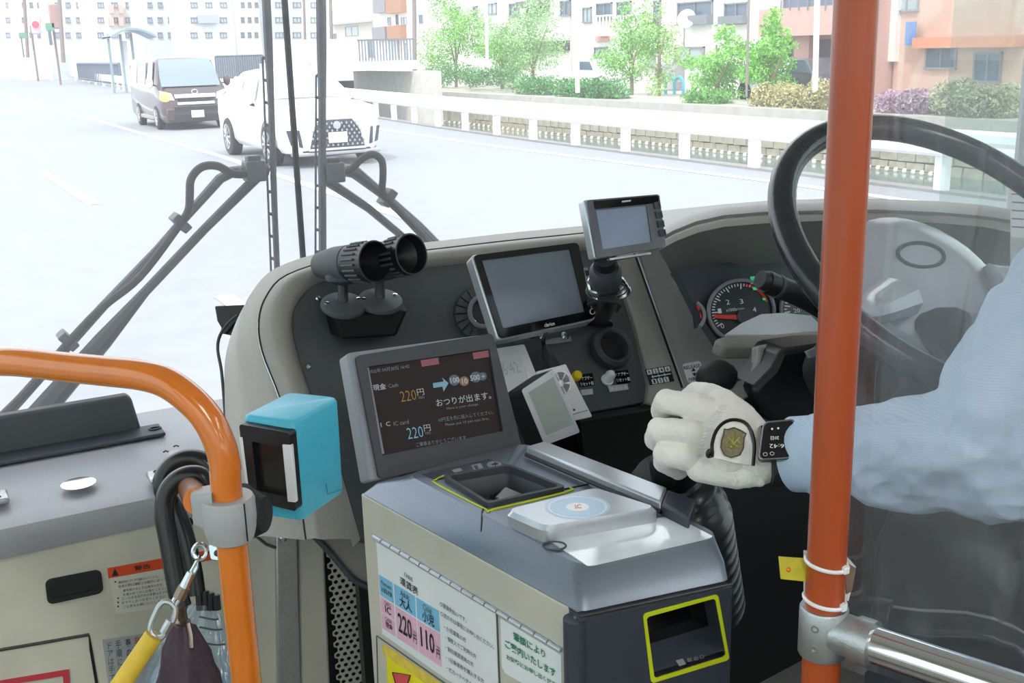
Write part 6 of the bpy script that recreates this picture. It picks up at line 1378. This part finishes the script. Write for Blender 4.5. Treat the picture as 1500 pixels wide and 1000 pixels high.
# raised stitched seam band and knuckle creases
HP = lambda x, y, d: A_(x, y, d)
mb = MB()
for k in range(18):
    f_ = k/17; x = 1062-38*f_-6*math.sin(f_*3.1); y = 590+84*f_; d = 1.176-.018*math.sin(f_*3.1)
    mb.tube([HP(x-5, y+1, d-.002), HP(x+5, y+3, d-.002), HP(x-5, y+6, d-.002)], .0011, 5)
sb_ = obj('stitching', mb, M_glove, gl)
# velcro tab with dark edge and crest
tab = [(1044, 668), (1045, 650), (1050, 632), (1060, 621), (1073, 616), (1088, 619), (1098, 630), (1103, 650), (1103, 682), (1075, 678), (1044, 670)]
TBP = Plane(A_(1073, 650, 1.1465), norm(-FW-RT*.05+UP*.25))
tbo = obj('wrist_tab', MB().prism([TBP.at(*p) for p in tab], -TBP.n*.003), M_glove, pr, bevel=.001)
obj('dark_piping', MB().tube([TBP.at(*p) for p in ((1035, 664), (1043, 668), (1043, 650), (1049, 631), (1060, 619), (1074, 614.5), (1090, 618), (1100, 630), (1105, 652), (1103, 682))], .0022, 6, smooth=3), M_handle, tbo)
obj('pull_end', MB().ball(TBP.at(1039, 664, .001), (.005, .003, .006)), M_handle, tbo)
sh = [(1061, 628), (1066, 629), (1075, 626), (1085, 630), (1093, 635), (1090, 642), (1089, 656), (1084, 666), (1071, 670), (1061, 666), (1056, 655), (1057, 645), (1060, 636)]
cr2 = obj('crest', MB().prism([TBP.at(*p, .0012) for p in sh], -TBP.n*.001), mat('crest_bronze', '#6F6748', .4, .3, noise=.25, scale=300), tbo)
obj('crest_rim', MB().tube([TBP.at(*p, .0014) for p in sh], .0009, 5, closed=True), mat('crest_dark', '#4E4B40', .5), cr2)
mb = MB()
for k, (ax_, ay_, bx_2, by_2) in enumerate(((1074, 650, 1066, 640), (1074, 650, 1083, 640), (1074, 650, 1074, 636), (1074, 650, 1066, 655), (1074, 650, 1082, 655), (1068, 644, 1064, 650), (1080, 644, 1085, 650))):
    mb.tube([TBP.at(ax_, ay_, .0016), TBP.at(bx_2, by_2, .0016)], .0009, 5)
mb.ball(TBP.at(1071, 654, .0016), .0022); obj('crest_emblem', mb, mat('crest_gold', '#A8A04A', .4, .5, noise=.1), cr2)
# glove cuff opening
blob('glove_cuff', _sc([('c', [(A_(1102, 690, 1.165), .014), (A_(1080, 695, 1.17), .016), (A_(1050, 690, 1.175), .016), (A_(1025, 685, 1.18), .016)]), ('c', [(A_(1113, 704, 1.16), .007), (A_(1095, 696, 1.165), .014)])]), M_glove, pr, .002, 5)
# forearm skin + whole body as one surface
wr = A_(1120, 668, 1.18); el = A_(1452, 655, 1.06); shd = A_(1640, 325, 1.13)
hip = np.array((1.22, .22, .95)); chest = np.array((1.22, .27, 1.42)); neck = np.array((1.22, .29, 1.62)); head = np.array((1.22, .36, 1.80))
rsh = np.array((1.42, .30, 1.52)); lsh = np.array((1.03, .28, 1.52))
shl = shd*.35+lsh*.65
rel = np.array((1.52, .55, 1.30)); rh = sc_+v*(-.02)+u*.0; rh = sc_+sr*(math.cos(math.radians(12))*u+math.sin(math.radians(12))*v)
rh2 = sc_+sr*(-math.cos(math.radians(12))*u+math.sin(math.radians(12))*v); rhand = rh if rh[0] > rh2[0] else rh2
BODY = [('c', [(hip, .15), (np.array((1.22, .23, 1.15)), .14), (chest, .15), (np.array((1.22, .28, 1.5)), .13), (neck, .062), (head-np.array((0, .02, .08)), .062)]),
        ('b', head, (.078, .098, .118)), ('b', head+np.array((0, .10, -.02)), (.013, .02, .02)), ('b', head+np.array((.078, 0, 0)), (.012, .02, .03)), ('b', head-np.array((.078, 0, 0)), (.012, .02, .03)), ('b', head+np.array((0, .05, -.09)), (.045, .045, .03)),
        ('c', [(np.array((1.22, .28, 1.49)), .09), (rsh, .062), (rel, .045), (rhand-np.array((0, .07, .02)), .03), (rhand, .026)]),
        ('c', [(np.array((1.22, .28, 1.49)), .09), (shl, .055), (A_(1600, 420, 1.10), .048), (A_(1520, 520, 1.08), .044), (el, .04), (A_(1200, 668, 1.15), .031), (wr, .027)]),
        ('c', [(hip+np.array((-.09, 0, -.02)), .10), (np.array((1.08, .68, .97)), .075), (np.array((1.06, .88, .52)), .05), (np.array((1.06, 1.0, .45)), .042)]),
        ('c', [(hip+np.array((.09, 0, -.02)), .10), (np.array((1.36, .68, .97)), .075), (np.array((1.36, .9, .52)), .05), (np.array((1.36, 1.02, .45)), .042)])]
bd = blob('body', BODY, M_skin, pr, .008, 3)
mb = MB()
for s_ in (-1, 1): mb.ball(head+np.array((s_*.032, .092, .012)), (.013, .008, .008))
obj('eyes', mb, M_white, pr); mb = MB()
for s_ in (-1, 1): mb.ball(head+np.array((s_*.032, .099, .012)), .005)
obj('pupils', mb, M_black, pr); obj('mouth', MB().ball(head+np.array((0, .092, -.055)), (.022, .006, .005)), mat('lips', '#9A5A50', .5), pr)
blob('hair', [('b', head+np.array((0, -.02, .025)), (.084, .092, .108))], mat('black_hair', '#17171A', .7, noise=.2), pr, .006, 2)
obj('cap', MB().lathe(head+np.array((0, .0, .055)), (0, .05, 1), [(.086, 0), (.09, .03), (.115, .06), (.112, .075), (.0, .08)], 28), mat('cap_navy', '#1E2536', .7, noise=.05), pr)
# shirt: torso, far arm, and the visible near sleeve with folds
SH = [('c', [(hip+np.array((0, 0, .06)), .17), (np.array((1.22, .24, 1.2)), .165), (chest, .17), (np.array((1.22, .28, 1.49)), .145)]),
      ('c', [(np.array((1.22, .28, 1.5)), .1), (rsh, .078), (rel, .06), (rhand-np.array((0, .12, .03)), .045)]),
      ('c', [(np.array((1.2, .28, 1.5)), .1), (shl, .078), (A_(1600, 420, 1.10), .078), (A_(1520, 520, 1.08), .07)])]
blob('shirt', SH, M_shirt, pr, .008, 4, [(.06, .02)])
SL = _sc([('c', [(A_(1600, 420, 1.10), .072), (A_(1520, 520, 1.08), .068), (A_(1462, 610, 1.06), .062), (A_(1448, 665, 1.06), .058)]),
      ('c', [(A_(1455, 650, 1.06), .060), (A_(1390, 652, 1.075), .056), (A_(1320, 656, 1.09), .052), (A_(1262, 660, 1.11), .047), (A_(1215, 664, 1.13), .0425), (A_(1178, 665, 1.15), .0370)]),
      ('c', [(A_(1440, 690, 1.06), .045), (A_(1350, 690, 1.08), .036), (A_(1275, 684, 1.10), .036)]),
      ('c', [(A_(1480, 700, 1.05), .05), (A_(1540, 640, 1.06), .06)])])
sl_o = blob('sleeve', SL, M_shirt, pr, .0035, 4, [(.030, .011), (.08, .028), (.18, .02)])
cd_ = norm(A_(1215, 664, 1.13)-A_(1168, 665, 1.155)); cc = A_(1160, 665, 1.157)
def ering(c, axd, ra, rb): 
    a1 = norm(np.cross(axd, FW)); a2 = np.cross(axd, a1); return [c+ra*math.cos(t)*a1+rb*math.sin(t)*a2 for t in np.linspace(0, 2*math.pi, 41)[:-1]]
obj('cuff', MB().loft([ering(cc+cd_*(.004), cd_, .037, .033), ering(cc, cd_, .0415, .037), ering(cc+cd_*.002, cd_, .0435, .039), ering(cc+cd_*.03, cd_, .044, .040), ering(cc+cd_*.05, cd_, .043, .039), ering(cc+cd_*.062, cd_, .0415, .038)], caps=False), M_shirt, pr, ang=60)
# trousers, seat
TR = [('c', [(hip+np.array((-.09, 0, -.02)), .115), (np.array((1.08, .68, .97)), .088), (np.array((1.06, .88, .55)), .062)]), ('c', [(hip+np.array((.09, 0, -.02)), .115), (np.array((1.36, .68, .97)), .088), (np.array((1.36, .9, .55)), .062)]), ('c', [(hip, .165), (hip+np.array((0, 0, .05)), .165)])]
blob('trousers', TR, M_trous, pr, .008, 3, [(.05, .012)])
for s_ in (1.06, 1.36): obj('shoe', MB().loft([rnd([np.array((s_+a, b, .35)) for a, b in ((-.045, .84), (-.05, 1.1), (.05, 1.1), (.045, .84))], .03), rnd([np.array((s_+a, b, .42)) for a, b in ((-.04, .85), (-.045, 1.08), (.045, 1.08), (.04, .85))], .03), rnd([np.array((s_+a, b, .46)) for a, b in ((-.035, .86), (-.035, .96), (.035, .96), (.035, .86))], .02)]), M_black, pr)
stt = thing('driver_seat', 'dark driver seat behind the creased plastic sheet', 'seat', (1.22, .1, .35))
obj('cushion', MB().box((1.22, .25, .745), (.52, .52, .14)), mat('seat_cloth', '#23262C', .8, noise=.15, scale=30), stt, bevel=.05, seg=4)
obj('backrest', MB().loft([rnd([np.array((1.22+a*w, y+b, z)) for a, b in ((-1, -.06), (-1, .06), (1, .06), (1, -.06))], .04) for z, w, y in ((.7, .24, 0), (1.1, .26, -.03), (1.45, .24, -.07), (1.7, .15, -.1))]), MATS['seat_cloth'], stt, bevel=.02)
obj('armrest', MB().tube([np.array((.97, .02, 1.06)), np.array((.965, .30, 1.08)), np.array((.96, .42, 1.07))], [.035, .042, .035], 14, smooth=3), MATS['seat_cloth'], stt)
obj('pedestal', MB().box((1.22, .15, .52), (.4, .4, .34)), M_black, stt, bevel=.02)
# watch
WN = norm(-FW*.9+UP*.42-RT*.12); WPc = Plane(A_(1134, 646, 1.128), WN)
wt = thing('wrist_watch', 'black square-faced wrist watch half under the pale blue cuff', 'watch', WPc.at(1134, 660, -.01))
wq_ = [(1118, 617), (1166, 612), (1160, 672), (1110, 674)]
obj('case', MB().prism([WPc.at(*p) for p in rr(wq_, r=.16, k=6)], -WPc.n*.010), mat('watch_case', '#8E9199', .25, .9, noise=.03), wt, bevel=.0015)
wf = obj('face', MB().prism([WPc.at(*p, .0008) for p in rr(wq_, .05, .05, .95, .95, r=.13, k=6)], -WPc.n*.001), M_gloss, wt, smooth=False)
mb = MB()
ptext(mb, '20日', [(1141, 644), (1129, 644), (1129, 638.5), (1141, 638.5)], WPc, .002, .01); ptext(mb, '16:42', [(1153, 656), (1127, 656), (1127, 650), (1153, 650)], WPc, .002, .0)
for (x, y) in ((1131, 628), (1140, 627)): patch(mb, WPc, ell(x, y, 1.6, 1.6, 8), .0016)
for (x, y) in ((1121, 665), (1131, 664)): mb.tube([WPc.at(*p, .0018) for p in ell(x, y, 3, 2.4, 12)], .0003, 4, closed=True)
obj('lettering', mb, M_whiteprint, wf)
band = [A_(1136, 668, 1.160)+.0325*(math.cos(t)*norm(np.cross(cd_, FW))*1.12+math.sin(t)*FW*.98) for t in np.linspace(0, 2*math.pi, 33)[:-1]]
obj('strap', MB().loft([[p-cd_*.012 for p in band], [p+cd_*.012 for p in band]]), M_black, wt, ang=50)
# gear lever, boot
kn = A_(1018, 640, 1.235)
bc = D(984, 682, 1.42)
gr_ = thing('gear_lever', 'black gear lever and ribbed rubber boot under the white glove', 'lever', A_(1010, 760, 1.3))
obj('knob', MB().ball(kn, (.03, .03, .033)), M_rubber, gr_)
obj('shaft', MB().tube([kn, D(1000, 672, 1.38), bc, bc+(D(1012, 880, 1.58)-bc)*.3], [.016, .022, .03, .03], 14), M_black, gr_)
obj('chrome_pin', MB().ball(D(1012, 690, 1.35), (.006, .004, .008)), M_chrome, gr_)
bc = D(978, 692, 1.45); bx2 = D(1012, 880, 1.58); axb = norm(bx2-bc); Lb = np.linalg.norm(bx2-bc); pf_ = []
k = 0
for i in range(14):
    h = Lb*i/13; r = .046+.028*min(1, (i/4))**.5; pf_ += [(r, h), (r+.0035, h+Lb/40), (r-.001, h+Lb/22)]
obj('ribbed_boot', MB().lathe(bc, axb, [(0, -.004)]+pf_, 36), mat('boot_rubber', '#2B2D32', .3, noise=.1, scale=40, coat=.2), gr_)

# side console block and marks near the windscreen pillar
sb2 = thing('side_console', 'rounded dark block below the shirt sleeve behind the creased sheet', 'console', np.array((1.06, .80, .36)))
obj('block', MB().loft([rnd([np.array((1.07+a*w, .80+b*w, z)) for a, b in ((-1, -1.6), (-1, 1.6), (1, 1.6), (1, -1.6))], .04) for z, w in ((.36, .075), (1.32, .075), (1.38, .066), (1.41, .045))]), mat('console_block', '#2B2E33', .35, noise=.1, scale=30, coat=.2), sb2)
PL_ = Plane(D(1490, 305, 2.6), -FW)
nt_ = thing('pillar_notice', 'white notice with coloured lines at the foot of the right windscreen pillar', 'notice', D(1490, 340, 2.2))
NP = Plane(D(1490, 305, 2.12), (-.5, -1, 0)); slab('card', NP, [(1476, 272), (1530, 275), (1530, 352), (1474, 346)], .003, M_paper, nt_)
mb = MB()
for k in range(5): patch(mb, NP, [(1482, 283+k*12), (1500, 284+k*12), (1500, 286+k*12), (1482, 285+k*12)], .001)
obj('lines', mb, mat('notice_lines', '#8E7FA8', .5), nt_); mb = MB(); patch(mb, NP, [(1452, 333), (1476, 332), (1476, 339), (1454, 338)], .001); obj('red_tab', mb, MATS['signal_red'] if False else mat('red_tab', '#E04A40', .5), nt_)
